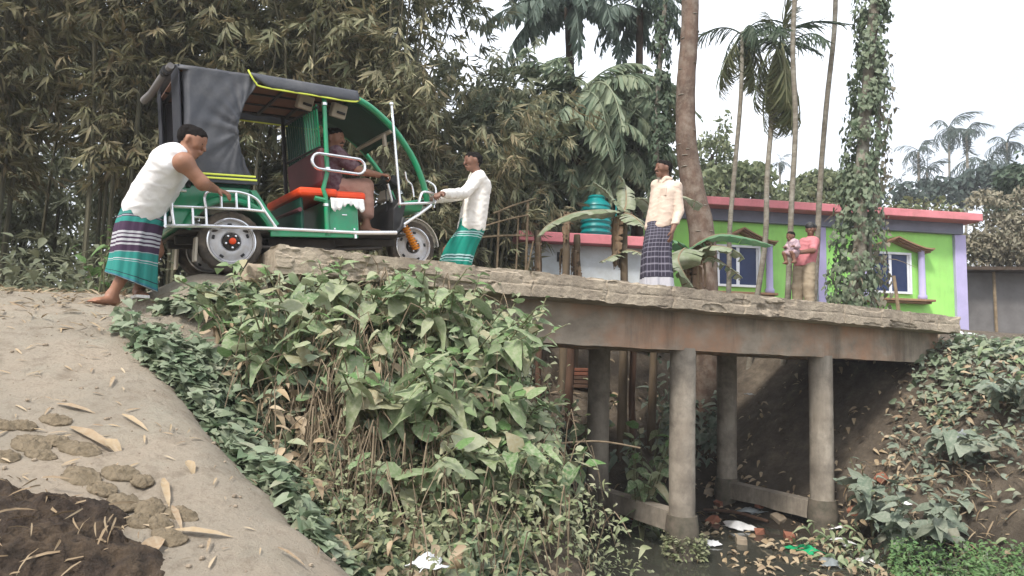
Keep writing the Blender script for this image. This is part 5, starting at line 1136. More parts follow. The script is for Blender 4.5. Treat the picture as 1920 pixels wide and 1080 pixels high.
tr('tree', 'round leaved tree behind the middle of the pink roof', 1535, 22, [(1545, 362, 70, 46), (1495, 368, 50, 40), (1590, 358, 60, 46), (1560, 335, 26, 20)], 4300, 'heart', L_['tree'], .17, 307)
tr('tree', 'hazy distant tree behind the right end of the pink roof', 1730, 34, [(1730, 355, 70, 22), (1680, 362, 50, 18), (1790, 355, 50, 24), (1850, 345, 60, 40)], 2600, 'simple', L_['farpalm'], .42, 308)
tr('tree', 'dusty brown vine covered tree at the right edge beside the house', 1870, 17.2, [(1870, 440, 60, 60), (1850, 400, 45, 50), (1910, 470, 55, 50), (1840, 470, 34, 40), (1930, 400, 55, 60)], 9000, 'simple', L_['brownvine'], .13, 309, .09)
tr('tree', 'dark green tree at the far right edge above the vines', 1905, 20, [(1905, 340, 40, 45), (1885, 380, 35, 35), (1935, 330, 45, 60)], 2200, 'simple', L_['areca'], .22, 310)
# ------------------------------------------------------------------ palms
def frond(L, nl, ll, droop, tpl, mat, seed, dn=.5, w=.9):
    r = np.random.default_rng(seed); u = np.linspace(0, 1, 14); X = L*(u-.25*droop*u**3); Z = L*(.35*u-droop*u*u); pts = np.stack([X, 0*u, Z], 1)
    P = []; D = []; N_ = []; S = []
    for i in range(nl):
        f = .12+.88*(i+.5)/nl; q = f*13; j = min(int(q), 12); p = pts[j]+(pts[j+1]-pts[j])*(q-j); tg = nrm(pts[j+1]-pts[j])
        for sg in (-1, 1):
            d = tg*.75+A(0, sg*w, 0)+A(0, 0, -dn*r.uniform(.6, 1.4))+r.normal(size=3)*.12; P.append(p); D.append(d); N_.append(A(0, -sg*.3, 1)+r.normal(size=3)*.25); S.append(ll*math.sin(math.pi*(.12+.80*f))**.6*r.uniform(.8, 1.15))
    V, F = LT[tpl]; me = cloud('frond', tpl, P, D, N_, S, mat)
    mb = MB(); mb.tube(pts, np.linspace(.016, .004, 14), 5); k = len(me.vertices); bm = bmesh.new(); bm.from_mesh(me); vs_ = [bm.verts.new(p) for p in mb.v]
    for f in mb.f: bm.faces.new([vs_[i] for i in f])
    bm.to_mesh(me); bm.free(); return me
FR = dict(
    fish=[frond(1.0, 30, .25, .75, 'wedge', L_['palm'], 1, .9, .7), frond(1.0, 32, .22, .95, 'wedge', L_['palm'], 2, 1.1, .6), frond(1.0, 28, .26, .6, 'wedge', L_['palm'], 3, .8, .8)],
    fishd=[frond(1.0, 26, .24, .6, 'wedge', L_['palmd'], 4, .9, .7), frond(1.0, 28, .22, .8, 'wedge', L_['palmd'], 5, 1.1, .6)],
    areca=[frond(1.0, 22, .34, .85, 'strap', L_['areca'], 6, 1.0, .6), frond(1.0, 22, .34, 1.1, 'strap', L_['areca'], 7, 1.2, .5)],
    dry=[frond(1.0, 30, .34, .25, 'strap', L_['arecadry'], 8, .25, .22)],
    far=[frond(1.0, 14, .36, .6, 'strap', L_['farpalm'], 9, .8, .8), frond(1.0, 14, .36, .9, 'strap', L_['farpalm'], 10, 1.0, .7)])
def crownfr(t, top, n, L, kind, seed, el=(-.2, 1.0), jit=.05, zs=0):
    r = np.random.default_rng(seed)
    for i in range(n):
        az = i*2.4+r.random()*.5; e_ = el[0]+(el[1]-el[0])*r.random(); d = A(math.cos(az)*math.cos(e_), math.sin(az)*math.cos(e_), math.sin(e_))
        place(FR[kind][r.integers(len(FR[kind]))], 'frond', top+r.normal(size=3)*jit+A(0, 0, -zs*r.random()), d, A(0, 0, 1), L*r.uniform(.8, 1.15), t)
def palm(label, bpx, tpx, r0, fr, bark='areca', name='areca_palm', group=None, base_gz=None, extra=None, seed=1):
    b = at(*bpx); b[2] = gnd(b[0], b[1])-.1 if base_gz is None else base_gz; top = at(*tpx)-b; t = thing(name, label, 'palm tree', b, 0, group)
    rr = np.random.default_rng(seed); mid = [top*f+A(rr.normal()*.035, rr.normal()*.035, 0)*(1 if 0 < f < 1 else 0) for f in np.linspace(0, 1, 6)]; pts = spline(mid, 40); q = np.linspace(r0, r0*.8, 40)*(1+.05*(np.arange(40) % 2)); mb = MB(); mb.tube(pts, q, 10); mb.build('trunk', M_[bark], t)
    for i, (n, L, kd, el, dz) in enumerate(fr): crownfr(t, top+A(0, 0, dz), n, L, kd, seed*7+i, el)
    return t
# feathery palms in the middle
palm('feathery palm with a mass of drooping grey green fronds behind the standing man', (1065, 480, 13.0), (1085, 205, 13.0), .11, [(24, 1.9, 'fish', (-.7, .9), .15), (22, 1.7, 'fish', (-1.1, .3), -.45), (16, 1.3, 'fish', (-1.2, .0), -1.1)], 'barkd', 'feathery_palm', seed=2)
palm('low feathery palm with pale hanging fronds behind the pulling man', (985, 480, 12.8), (985, 290, 12.8), .08, [(20, 1.35, 'fish', (-.9, .8), 0), (14, 1.0, 'fish', (-1.2, 0), -.4)], 'barkd', 'feathery_palm', seed=3)
palm('feathery palm leaning out above the water tank', (1150, 480, 13.3), (1165, 280, 13.3), .08, [(20, 1.45, 'fish', (-.9, .8), 0), (14, 1.1, 'fish', (-1.2, .1), -.5)], 'barkd', 'feathery_palm', seed=4)
palm('feathery palm left of the main mass with fronds drooping behind the bamboo sticks', (1000, 480, 13.4), (1000, 200, 13.4), .09, [(18, 1.5, 'fish', (-.8, .8), 0), (14, 1.2, 'fish', (-1.2, .1), -.5)], 'barkd', 'feathery_palm', seed=8)
palm('feathery palm right of the main mass beside the vine column', (1200, 480, 13.6), (1190, 195, 13.6), .09, [(16, 1.3, 'fish', (-.8, .8), 0), (12, 1.1, 'fish', (-1.2, .1), -.4)], 'barkd', 'feathery_palm', seed=9)
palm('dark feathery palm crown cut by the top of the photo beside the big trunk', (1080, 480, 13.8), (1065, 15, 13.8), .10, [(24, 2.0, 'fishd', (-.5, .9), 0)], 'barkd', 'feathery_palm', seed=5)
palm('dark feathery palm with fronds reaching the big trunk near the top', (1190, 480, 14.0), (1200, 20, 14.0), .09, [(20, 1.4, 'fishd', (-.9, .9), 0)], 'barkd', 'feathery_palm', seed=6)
# areca palms in front of the house
palm('slender areca palm with a high dark crown leftmost before the green house', (1352, 500, 12.6), (1392, 60, 12.6), .048, [(8, 1.0, 'areca', (-1.0, .9), 0), (6, 1.2, 'dry', (-1.5, -1.2), -.1)], seed=11)
palm('areca palm whose full crown with hanging dry fronds shows whole against the sky', (1402, 520, 12.2), (1462, 95, 12.2), .052, [(8, 1.1, 'areca', (-.1, 1.1), 0), (11, 1.5, 'dry', (-1.55, -1.38), .1), (3, .9, 'dry', (1.1, 1.5), 0)], seed=12)
palm('bare pale areca trunk standing just left of the boy with the baby', (1468, 560, 11.6), (1494, -60, 11.6), .05, [(8, 1.0, 'areca', (.2, 1.0), .2)], seed=13)
palm('bare areca trunk rising behind the boy with the baby', (1522, 560, 12.4), (1568, -80, 12.4), .052, [(8, 1.0, 'areca', (.2, 1.0), .2)], seed=14)
FP = [(1722, 285, 60, 'short far areca palm leftmost of the group on the skyline'), (1738, 322, 66, 'low far palm below the skyline group'), (1780, 240, 74, 'tall far areca palm with the highest crown of the skyline group'), (1812, 246, 70, 'tall far areca palm right beside the highest crown'), (1846, 305, 84, 'broad crowned far palm near the right edge'), (1888, 268, 64, 'far areca palm rightmost on the skyline'), (1690, 345, 44, 'small far palm just above the pink roof line'), (1803, 358, 60, 'low far palm close over the right end of the roof'), (1462, 305, 34, 'tiny far palm above the middle of the pink roof')]
for i, (px, py, wpx, lab) in enumerate(FP):
    Y = 40+3*(i % 3); L = wpx/1300*Y/2*1.5
    palm(lab, (px+(-3 if i % 2 else 4), 560, Y), (px, py, Y), .085, [(9, L, 'far', (-.5, 1.1), 0), (4, L*.9, 'far', (-1.4, -.9), -.15)], seed=30+i, group='far palms on the skyline')
# big brown trunk and ivy trunk
b = at(1312, 500, 11.5); b[2] = gnd(b[0], b[1])-.2; T = [at(1318, 470, 11.5), at(1300, 360, 11.5), at(1287, 270, 11.5), at(1286, 160, 11.5), at(1293, 60, 11.5), at(1296, -80, 11.5), at(1310, -230, 11.5)]
bt_ = thing('big_tree', 'thick bare brown trunk leaning up past the top of the photo', 'tree', b); mb = MB(); pts = spline([A(.08, 0, 0)]+[q-b for q in T], 60); rr = np.interp(np.linspace(0, 1, 60), [0, .2, .5, 1], [.26, .205, .165, .13])*(1+.02*np.sin(np.arange(60)*1.7)); mb.tube(pts, rr, 18); mb.build('trunk', M_['bark'], bt_)
for k_ in range(16):
    f = rng.integers(8, 46); a = rng.uniform(3.6, 5.8); p = pts[f]+A(math.cos(a), math.sin(a), 0)*rr[f]*.97; mb = MB(); mb.ball(p, (.05*rng.uniform(.5, 1.3), .02, .012), 7, 5, rotz(a+1.57)); mb.build('bark_scar', M_['areca'], bt_)
for q in ((1220, -180), (1380, -200), (1300, -330)):
    e_ = at(q[0], q[1], 11.8)-b; mb = MB(); mb.tube(spline([pts[-6], (pts[-6]+e_)/2+A(0, 0, .1), e_], 8), np.linspace(.09, .03, 8), 8); mb.build('limb', M_['bark'], bt_)
P = np.concatenate([(at(q[0], q[1], 11.8)-b)+rdir(500)*rng.random((500, 1))**.5*A(1.0, .9, .7) for q in ((1220, -180), (1380, -200), (1300, -330))]); m = len(P)
tag(put('crown', cloud('crown', 'simple', P, rdir(m, -1, .3), rdir(m, .2, 1), .15*rng.uniform(.6, 1.2, m), L_['tree']), bt_), kind='stuff')
def ivytrunk(label, bpx, tpx, r0, R, n, size, mat, seed, name='ivy_clad_trunk', hang=0):
    r = np.random.default_rng(seed); b = at(*bpx); b[2] = gnd(b[0], b[1])-.1; top = at(*tpx)-b; t = thing(name, label, 'tree', b); mb = MB(); pts = spline([top*f+A(r.normal()*.05, r.normal()*.05, 0) for f in np.linspace(0, 1, 6)], 30); mb.tube(pts, np.linspace(r0, r0*.75, 30), 10); mb.build('trunk', M_['areca'], t)
    f = r.random(n); c = top*f[:, None]; a = r.random(n)*6.283; lump = .55+.9*np.clip(.5+fbm(f*9, a*.8, seed, 3), 0, 1); rad = (r0+(R-r0)*r.random(n)**.8*lump*(1+.75*np.exp(-((f-.16)/.12)**2)))
    rad *= .55+.4*sm(0, .12, f); P = c+np.stack([np.cos(a)*rad, np.sin(a)*rad, r.normal(size=n)*.05], 1); kp = fbm(f*26, a*1.3, seed+7, 3) > -.19; P = P[kp]; a = a[kp]; n = len(P); out = np.stack([np.cos(a), np.sin(a), 0*a], 1)
    D = out*.4+r.normal(size=(n, 3))*.35+A(0, 0, -.9); N_ = out+A(0, 0, .45)+r.normal(size=(n, 3))*.3
    tag(put('ivy', cloud('ivy', 'heart', P, D, N_, size*r.uniform(.5, 1.3, n), mat), t), kind='stuff')
    for k_ in range(7):
        q0 = pts[r.integers(3, 12)]; a_ = r.random()*6.28; mb = MB(); mb.tube(spline([q0, q0+A(math.cos(a_), math.sin(a_), .2)*.35, q0+A(math.cos(a_)*.9, math.sin(a_)*.9, -.1)*r.uniform(.5, .8)], 8), np.linspace(.010, .003, 8), 5); mb.build('twig', M_['twig'], t)
    return t
ivytrunk('tall trunk wrapped in dense ivy in front of the right half of the house', (1592, 575, 11.2), (1640, -60, 11.2), 0.11, .33, 5600, .082, L_['ivy'], 401)
ivytrunk('thin trunk with ivy standing close right of the dense ivy trunk', (1640, 575, 11.6), (1655, 90, 11.6), .045, .19, 700, .09, L_['brownvine'], 402)
ivytrunk('dark hanging vine column between the palms and the big trunk', (1228, 520, 12.0), (1240, -20, 12.0), .05, .20, 1500, .10, L_['areca'], 403, 'vine_column')
# vines on the roof
hx = hd; P = []
for i in range(2600):
    lx = rng.uniform(.3, HL+.1); ly = rng.uniform(-.25, 2.2); P.append(HA*A(1, 1, 0)+hd*lx+hn*ly+A(0, 0, zr+.26+rng.random()**2*.28*(.5+1.2*abs(fbm(lx*.9, ly, 61, 2)+.3))))
P = np.array(P); m = len(P); k_ = fbm(P[:, 0]*1.1, P[:, 1]*1.1, 66, 3) > -.22; P = P[k_]; m = len(P)
tag(put('roof_vine', cloud('roof_vine', 'heart', P, rdir(m, -.6, .3), rdir(m, .3, 1), .13*rng.uniform(.5, 1.2, m), L_['tree'])), kind='stuff')
# ------------------------------------------------------------------ banana plants
def bleaf(pts, W, mat, parent, org, seed, up=(0, 0, 1), fold=.25, torn=.5, name='leaf'):
    r = np.random.default_rng(seed); n = 34; sp = spline([A(*p) for p in pts], n); V = []; F = []; Rn = []; prof = [min(1, (u*6)**.6)*(1-max(0, u-.6)**1.6*3.0) for u in np.linspace(0.02, 1, n)]
    side = []
    for i in range(n):
        tg = nrm(sp[min(i+1, n-1)]-sp[max(i-1, 0)]); s = nrm(np.cross(tg, A(*up))); side.append((tg, s, np.cross(s, tg)))
    for sg in (-1, 1):
        seg = 0; lag = 0.
        while seg < n-1:
            ln = int(r.integers(2, 7)) if r.random() < torn else int(r.integers(6, 14)); e = min(n-1, seg+ln); dz = r.uniform(-.15, .35)*torn; sh = r.normal()*.25*torn; b0 = len(V)
            for i in range(seg, e+1):
                tg, s, nn = side[i]; w_ = W*1.1*max(.03, prof[i])*(1+.06*r.normal()*torn)
                for j in range(5):
                    q = j/4; shrink = (1-.10*q*torn*(1 if i in (seg, e) else 0)); p = sp[i]+s*sg*w_*q*.5*math.cos(fold+dz)+nn*(w_*.5*(math.sin(fold)*min(q, .35)-(q*q)*(.28+dz)))+tg*(sh*q*q*w_*.3)+tg*(.025*q*(1 if i == e else -1 if i == seg else 0)*-1*torn)
                    p = p+nn*.006*math.sin(i*1.9+q*2)*q; V.append(p); Rn.append(.1+.1*r.random())
            for i in range(e-seg):
                for j in range(4):
                    a = b0+i*5+j; F.append((a, a+1, a+6, a+5))
            seg = e
    me = mesh_np(name, np.array(V)-org, np.array(F), mat, np.array(Rn)); o = put(name, me, parent)
    mb = MB(); mb.tube(sp-org, np.linspace(.018, .004, n), 6); o2 = mb.build('midrib', M_['stick'], o); return o
def banana(label, bpx, hpx, r0, leaves, seed, group=None, hangs=8):
    b = at(*bpx); b[2] = gnd(b[0], b[1])-.05; t = thing('banana_plant', label, 'banana plant', b); top = at(*hpx); mb = MB(); mb.tube(spline([A(0, 0, 0), (top-b)*.5+A(.02, 0, 0), top-b], 12), np.linspace(r0, r0*.65, 12), 12); mb.build('pseudostem', M_['bananastem'], t)
    for i, (pts, W, mk, fold, torn) in enumerate(leaves): bleaf([at(*p) for p in pts], W, L_[mk], t, b, seed+i, fold=fold, torn=torn)
    r = np.random.default_rng(seed)
    for i in range(hangs):
        a = r.random()*6.28; p = top-A(0, 0, .08); q = A(math.cos(a), math.sin(a), 0); L = r.uniform(.35, .8); bleaf([p, p+q*.14+A(0, 0, .02), p+q*.17-A(0, 0, L*.5), p+q*.14-A(0, 0, L)], .16, L_['bananadry'], t, b, seed+50+i, up=tuple(q), fold=.5, torn=.8, name='dry_leaf')
    return t
YB = 10.2
banana('banana plant with a long pale torn leaf arching left over the tank', (1168, 545, YB), (1170, 402, YB), .075, [
    ([(1160, 398, YB), (1128, 394, YB-.1), (1075, 400, YB-.3), (1030, 420, YB-.45), (1008, 442, YB-.5)], .46, 'banana', .1, .35),
    ([(1172, 398, YB), (1160, 385, YB+.05), (1138, 362, YB+.1), (1112, 342, YB+.1)], .30, 'banana', .5, .25),
    ([(1170, 398, YB), (1174, 380, YB+.1), (1172, 350, YB+.2), (1160, 330, YB+.2)], .34, 'banana', .6, .5),
    ([(1172, 400, YB), (1186, 404, YB-.2), (1200, 416, YB-.35), (1212, 428, YB-.4)], .36, 'banana', -.1, .4),
    ([(1165, 480, YB), (1152, 478, YB-.1), (1138, 486, YB-.2), (1126, 490, YB-.25)], .22, 'banana', .0, .5),
    ([(1172, 470, YB), (1186, 470, YB-.2), (1204, 476, YB-.3), (1216, 484, YB-.3)], .22, 'banana', .0, .5)], 500)
banana('banana plant behind the standing man with a torn leaf tip at his shoulder', (1222, 545, 10.6), (1228, 420, 10.6), .07, [
    ([(1232, 420, 10.6), (1245, 385, 10.6), (1275, 368, 10.4), (1300, 376, 10.3), (1318, 388, 10.3)], .40, 'banana', .0, .7),
    ([(1226, 420, 10.6), (1222, 392, 10.6), (1205, 374, 10.5), (1180, 372, 10.4)], .34, 'banana', .1, .5)], 530, hangs=3)
banana('broad banana plant with big drooping pale leaves beside the left window', (1290, 560, 9.9), (1300, 478, 9.9), .07, [
    ([(1285, 485, 9.9), (1300, 462, 9.8), (1345, 440, 9.7), (1400, 446, 9.7), (1448, 460, 9.7)], .40, 'bananag', -.05, .12),
    ([(1300, 480, 9.9), (1330, 462, 9.6), (1370, 466, 9.5), (1396, 486, 9.5)], .42, 'banana', -.05, .55),
    ([(1298, 478, 9.9), (1284, 466, 9.6), (1272, 486, 9.4), (1284, 515, 9.35), (1300, 538, 9.35)], .52, 'banana', -.1, .3),
    ([(1302, 485, 9.9), (1335, 482, 9.7), (1365, 500, 9.6), (1392, 522, 9.6)], .38, 'banana', .0, .9),
    ([(1294, 480, 9.9), (1270, 455, 9.8), (1250, 452, 9.8), (1235, 470, 9.8)], .3, 'bananag', .1, .4),
    ([(1292, 488, 9.9), (1268, 488, 9.7), (1252, 505, 9.6), (1246, 530, 9.6)], .36, 'banana', -.1, .5),
    ([(1300, 470, 9.8), (1310, 458, 9.7), (1325, 452, 9.65), (1338, 456, 9.6)], .22, 'bananadry', -.1, .5)], 560, hangs=9)
for i, (px, py, Y, h, lab) in enumerate(((1010, 520, 10.8, 432, 'short dead banana stump leftmost before the white outbuilding'), (1058, 525, 10.6, 398, 'tall brown dead banana stump before the white outbuilding'), (1078, 525, 10.9, 440, 'thin brown dead stump right next to the tall one'))):
    b = at(px, py, Y); b[2] = gnd(b[0], b[1])-.1; top = at(px+(4 if i else -2), h, Y)-b; t = thing('banana_stump', lab, 'stump', b); mb = MB(); pts = spline([A(0, 0, 0), top*.5+A(.02, .0, 0), top], 16); mb.tube(pts, np.linspace(.075, .05, 16)*(1+.1*np.sin(np.arange(16)*1.9)), 10); mb.build('stump_stem', M_['bananastem'], t)
    for k_ in range(4):
        a = rng.random()*6.28; q = A(math.cos(a), math.sin(a), 0); p = top*rng.uniform(.6, 1); bleaf([b+p, b+p+q*.07+A(0, 0, .03), b+p+q*.09-A(0, 0, .18), b+p+q*.08-A(0, 0, .4)], .10, L_['bananadry'], t, b, 590+i*5+k_, up=tuple(q), fold=.5, torn=.8, name='dry_leaf')

# ------------------------------------------------------------------ bank vegetation
front = lambda x, y, t, s, e: (e > .05) & (s < .2) & (t < -.95+.2*np.minimum(s, 0)) & (t > -4.6)
patch('bank_creeper', 6800, (-3.4, -.6, 3.2, 6.0), lambda x, y, t, s, e: (x > -2.70) & (e > -.08-.36*sm(3.9, 4.8, y)) & (e < .55) & (s < .46) & (t < -2.2), 'heart', L_['creeper'], .085, .16, .9, seed=3, thr=-.3)
patch('bank_creeper', 3600, (-2.9, .2, 3.3, 5.9), lambda x, y, t, s, e: (e > .25) & (e < 1.4) & (s < .12) & (t < -.8), 'heart', L_['creeper'], .10, .32, .6, seed=4, thr=-.22)
patch('undergrowth', 3600, (-2.4, 1.4, 3.2, 6.6), lambda x, y, t, s, e: front(x, y, t, s, e) & (e > .25) & (s > -1.35), 'ovate', L_['weed'], .115, .50, .5, seed=5, thr=-.18)
patch('undergrowth', 2000, (-2.0, 1.3, 3.0, 6.4), lambda x, y, t, s, e: front(x, y, t, s, e) & (e > .5), 'ovate2', L_['small'], .065, .55, .5, seed=6, thr=-.1)
patch('small_weeds', 13000, (-1.2, 1.6, 2.7, 5.6), lambda x, y, t, s, e: (e > .0) & (s < -.9) & (t < -.25), 'simple', L_['small'], .046, .34, .5, seed=7, thr=-.3)
patch('dry_leaves', 900, (-2.4, .6, 3.2, 5.8), lambda x, y, t, s, e: front(x, y, t, s, e), 'ovate2', L_['dry'], .12, .35, .4, seed=8, thr=-.2)
# dry hanging stems in the bank
mb = MB()
for i in range(760):
    x, y = (rng.uniform(-1.9, .6), rng.uniform(3.4, 5.9)) if i < 380 else (rng.normal(-1.0, .38), rng.normal(4.5, .28)); e = (x+1.4)*.68+(y-3.8)*.73; t, s = ts(x, y)
    if e < .35 or s > .1: continue
    z = gnd(x, y); h = rng.uniform(.2, .75); a = rng.random()*6.28; d = A(math.cos(a), math.sin(a), 0)*rng.uniform(.1, .4); mb.tube(spline([A(x, y, z), A(x, y, z)+d*.5+A(0, -.06, h), A(x, y, z)+d+A(0, -.12, h*rng.uniform(.3, .95))], 6), [.005, .005, .004, .004, .003, .002], 4)
tag(mb.build('dry_stems', M_['twig']), kind='stuff')
WL = ['weed tucked under the very left end of the slab', 'weed hiding the abutment just under the slab', 'weed under the slab left of the highest weed', 'weed hanging under the beam at the upper right of the bank', 'weed at the top right corner of the bank below the beam','leafy weed sprouting highest against the slab edge below the front wheel', 'broad leaved weed under the left end of the slab', 'pale dusty weed in the upper left of the bank', 'large leaved weed in the middle of the bank below the slab', 'drooping weed with tan leaves in the middle of the bank', 'weed with big pale leaves low in the middle of the bank', 'upright weed with fresh green tips near the beam stub', 'weed spilling toward the first pier with long leaves', 'tall weed at the right edge of the bank over the water', 'low weed with one bright green leaf at the water edge', 'dusty weed left of centre halfway down the bank', 'tangle of large dull leaves beside the dark hollow in the bank', 'weed hanging over the creeper right of the dirt ramp', 'weed with cupped leaves low on the bank near the ramp', 'large leaved weed directly below the shadowed beam', 'small weed at the foot of the bank in the bottom middle']
wspec = [(560, 540, 5.1, .4, 5, 10, .15), (690, 560, 5.35, .4, 5, 10, .16), (760, 560, 5.4, .4, 5, 10, .17), (910, 580, 5.75, .4, 5, 10, .15), (940, 600, 5.8, .36, 5, 9, .13), (815, 560, 5.35, .62, 4, 10, .17), (640, 560, 5.15, .40, 5, 10, .15), (440, 580, 5.15, .32, 5, 10, .12), (720, 660, 5.0, .55, 6, 12, .18), (790, 740, 4.9, .5, 6, 12, .18), (890, 850, 4.75, .45, 5, 10, .18), (880, 610, 5.5, .6, 6, 11, .16), (905, 770, 5.2, .55, 6, 12, .17), (950, 810, 5.4, .55, 5, 11, .17), (1015, 1005, 5.0, .32, 2, 6, .16), (575, 690, 4.95, .36, 6, 11, .16), (735, 715, 4.75, .42, 6, 11, .17), (530, 640, 4.9, .36, 6, 11, .14), (800, 880, 4.5, .34, 3, 7, .15), (905, 650, 5.5, .5, 6, 12, .16), (905, 1010, 4.4, .25, 3, 6, .08)]
for i, ((px, py, Y, h, ns, nl, sz), lab) in enumerate(zip(wspec, WL)):
    q = at(px, py, Y); b = A(q[0], q[1], 0); 
    b[2] = gnd(b[0], b[1]); hh = float(np.clip(q[2]-b[2]+.22, .3, 1.0))
    weed('leafy_weed', lab, b, (.08, -.30, 0), hh, ns+2, nl+2, sz*1.12, ('weed', 'fresh'), 'large leaved weeds on the bank before the bridge', 700+i, .55)
# right bank
right = lambda x, y, t, s, e: (t > 3.0) & (s < 1.0)
patch('bank_weeds', 2900, (2.6, 8.5, 4.0, 10.5), lambda x, y, t, s, e: (t > 3.1) & (t < 7) & (s < .25) & ((t > 4.1) | (s < -.3)), 'ovate', L_['bluegreen'], .10, .18, .6, seed=11, thr=-.02)
patch('bank_weeds', 1500, (2.6, 8.5, 4.0, 10.5), lambda x, y, t, s, e: (t > 2.7) & (t < 6.5) & (s < .1), 'ovate2', L_['weed'], .12, .24, .6, seed=12, thr=.0)
patch('right_creeper', 3000, (4.0, 9.5, 5.0, 10.5), lambda x, y, t, s, e: (t > 5.0) & (s < .3) & (t+s*.6 > 4.6), 'heart', L_['creeper'], .10, .14, .7, seed=13, thr=-.2)
patch('bright_ground_cover', 9000, (2.2, 6.0, 3.6, 8.0), lambda x, y, t, s, e: (t > 2.3) & (t < 3.7) & (s < -1.05+.3*np.sin(x*5)) & (s > -2.8), 'simple', L_['bright'], .05, .34, .6, seed=14, thr=-.25)
patch('dry_straw', 1500, (3.4, 8.5, 5.0, 10.5), lambda x, y, t, s, e: (t > 3.6) & (t < 6.4) & (s < .4), 'strap', L_['straw'], .15, .12, .5, seed=15, thr=.06, clump=1.7)
patch('dry_leaves', 520, (.9, 7.5, 5.0, 11.5), lambda x, y, t, s, e: (t > 2.5) & (t < 6.2) & (s < 4.5) & (s > -1.5), 'ovate2', L_['dry'], .11, .05, .9, seed=16, thr=-.1)
RL = ['bluish green weed right of the second pier base', 'weed with dark drooping leaves low on the right bank', 'dusty weed in the middle of the right bank', 'weed near the bridge end on the right bank', 'broad leaved weed at the right photo edge', 'pale leaved weed beside the right abutment', 'weed leaning over the trash at the water edge']
for i, ((px, py, Y, h, sz), lab) in enumerate(zip([(1640, 850, 8.2, .4, .2), (1750, 920, 7.6, .45, .2), (1800, 830, 8.1, .4, .2), (1700, 740, 8.8, .4, .19), (1890, 760, 8.2, .45, .18), (1640, 790, 8.8, .3, .2), (1690, 960, 7.6, .35, .19)], RL)):
    if i in (3, 5): continue
    q = at(px, py, Y); b = A(q[0], q[1], gnd(q[0], q[1])); weed('bank_weed', lab, b, (-.12, -.25, 0), float(np.clip(q[2]-b[2]+.2, .3, .8)), 6, 11, sz, ('bluegreen',), 'weeds on the right bank', 740+i, .55)
# behind and beneath the bridge
patch('shade_plants', 4200, (-1.5, 6.5, 7.5, 15), lambda x, y, t, s, e: (s > 2.6) & (s < 7) & (t > -2) & (t < 4.6), 'ovate2', L_['bluegreen'], .19, .55, .5, seed=21, thr=.0)
patch('shade_plants', 2600, (-7.5, 3, 7.0, 15), lambda x, y, t, s, e: (s > 2.9) & (s < 8) & (t < .3), 'ovate', L_['bamboofar'], .14, .45, .5, seed=22, thr=.0)
patch('bamboo_litter', 2600, (-6.5, 1, 4.5, 11), lambda x, y, t, s, e: (e < 0) | (s > 2.4), 'lance', L_['dry'], .13, .012, 1.4, seed=23, thr=-.25, down=0)
for i, (px, py, Y, h, lab) in enumerate([(1205, 850, 8.3, .5, 'dusty plant growing up from the tie beam of the first pier'), (1215, 720, 9.6, .7, 'shaded plant seen between the two columns of the first pier'), (1110, 740, 10.0, .5, 'small plant by the grey bowl behind the bridge')]):
    q = at(px, py, Y); b = A(q[0], q[1], max(gnd(q[0], q[1]), .0)); weed('shade_weed', lab, b, (0, -.15, 0), float(np.clip(q[2]-b[2]+.25, .35, 1.4)), 5, 10, .21, ('weed', 'fresh'), None, 770+i, .4)
b = at(205, 420, 7.6); b[2] = gnd(b[0], b[1]); weed('roadside_plant', 'small bright leaved plant by the road left of the pushing man', b, (0, -.1, 0), .75, 5, 9, .13, ('fresh',), None, 780, .3)
# moss tuft on the wet pier base
P = []
for i in range(420):
    a = rng.uniform(2.6, 6.6); z = rng.uniform(.02, .26); p = BW(1.44, .36, z)+A(math.cos(a), math.sin(a), 0)*(.17+.07*rng.random()); P.append(p)
tag(put('pier_weeds', cloud('pier_weeds', 'simple', P, rdir(420, -.6, .6), rdir(420, .2, 1), .05*rng.uniform(.5, 1.3, 420), L_['small'])), kind='stuff')

# ------------------------------------------------------------------ posts, bowl, boards and sticks behind the bridge
for i, (px, py, Y, r_, lab) in enumerate([(1010, 700, 10.3, .045, 'brown wooden post behind the bridge, leftmost of three under the beam'), (1068, 720, 10.0, .06, 'brown wooden post behind the bridge beside the first far column'), (1186, 705, 10.4, .05, 'reddish wooden post behind the bridge between the first pier columns')]):
    b = at(px, py, Y); b[2] = gnd(b[0], b[1])-.1; t = thing('wooden_post', lab, 'post', b, 0, 'wooden posts behind the bridge'); mb = MB(); n = 14; mb.tube([A(.01*math.sin(k_), .01*math.cos(k_*1.7), 3.0-b[2] if k_ == n-1 else (3.0-b[2])*k_/(n-1)) for k_ in range(n)], r_, 9); mb.build('post_shaft', M_['wood'], t)
b = at(1055, 765, 9.6); b[2] = gnd(b[0], b[1])-.02; t = thing('clay_bowl', 'round grey bowl set on the earth behind the first pier', 'bowl', b); mb = MB(); mb.lathe([(.10, 0), (.17, .05), (.21, .13), (.22, .19), (.205, .19), (.19, .13), (.15, .06), (.02, .03)], 22); mb.build('bowl_body', M_['clay'], t)
for k_ in range(5):
    b = at(1098, 676, 10.8); b = A(b[0]+.01*k_, b[1]+.03*k_, gnd(b[0], b[1])+.035+.062*k_); mb = MB(); mb.box((0, 0, 0), (.75-.05*k_, .16, .05), rotz(.15+.08*k_)); tag(mb.build('board', M_['terracotta' if k_ > 2 else 'wood'], None, b, bevel=.006), 'stacked board behind the bridge, '+['lowest', 'second lowest', 'middle', 'second highest', 'topmost'][k_]+' of its low stack', 'board', 'boards stacked behind the bridge')
SP = [((930, 500, 10.5), (936, 395, 10.5), .018), ((985, 500, 10.6), (990, 380, 10.6), .02), ((965, 500, 10.5), (972, 405, 10.7), .015), ((900, 445, 10.3), (1000, 442, 10.7), .016), ((925, 400, 10.3), (1005, 372, 10.8), .014), ((955, 495, 10.4), (1000, 452, 10.6), .014), ((905, 425, 10.2), (995, 402, 10.6), .012)]
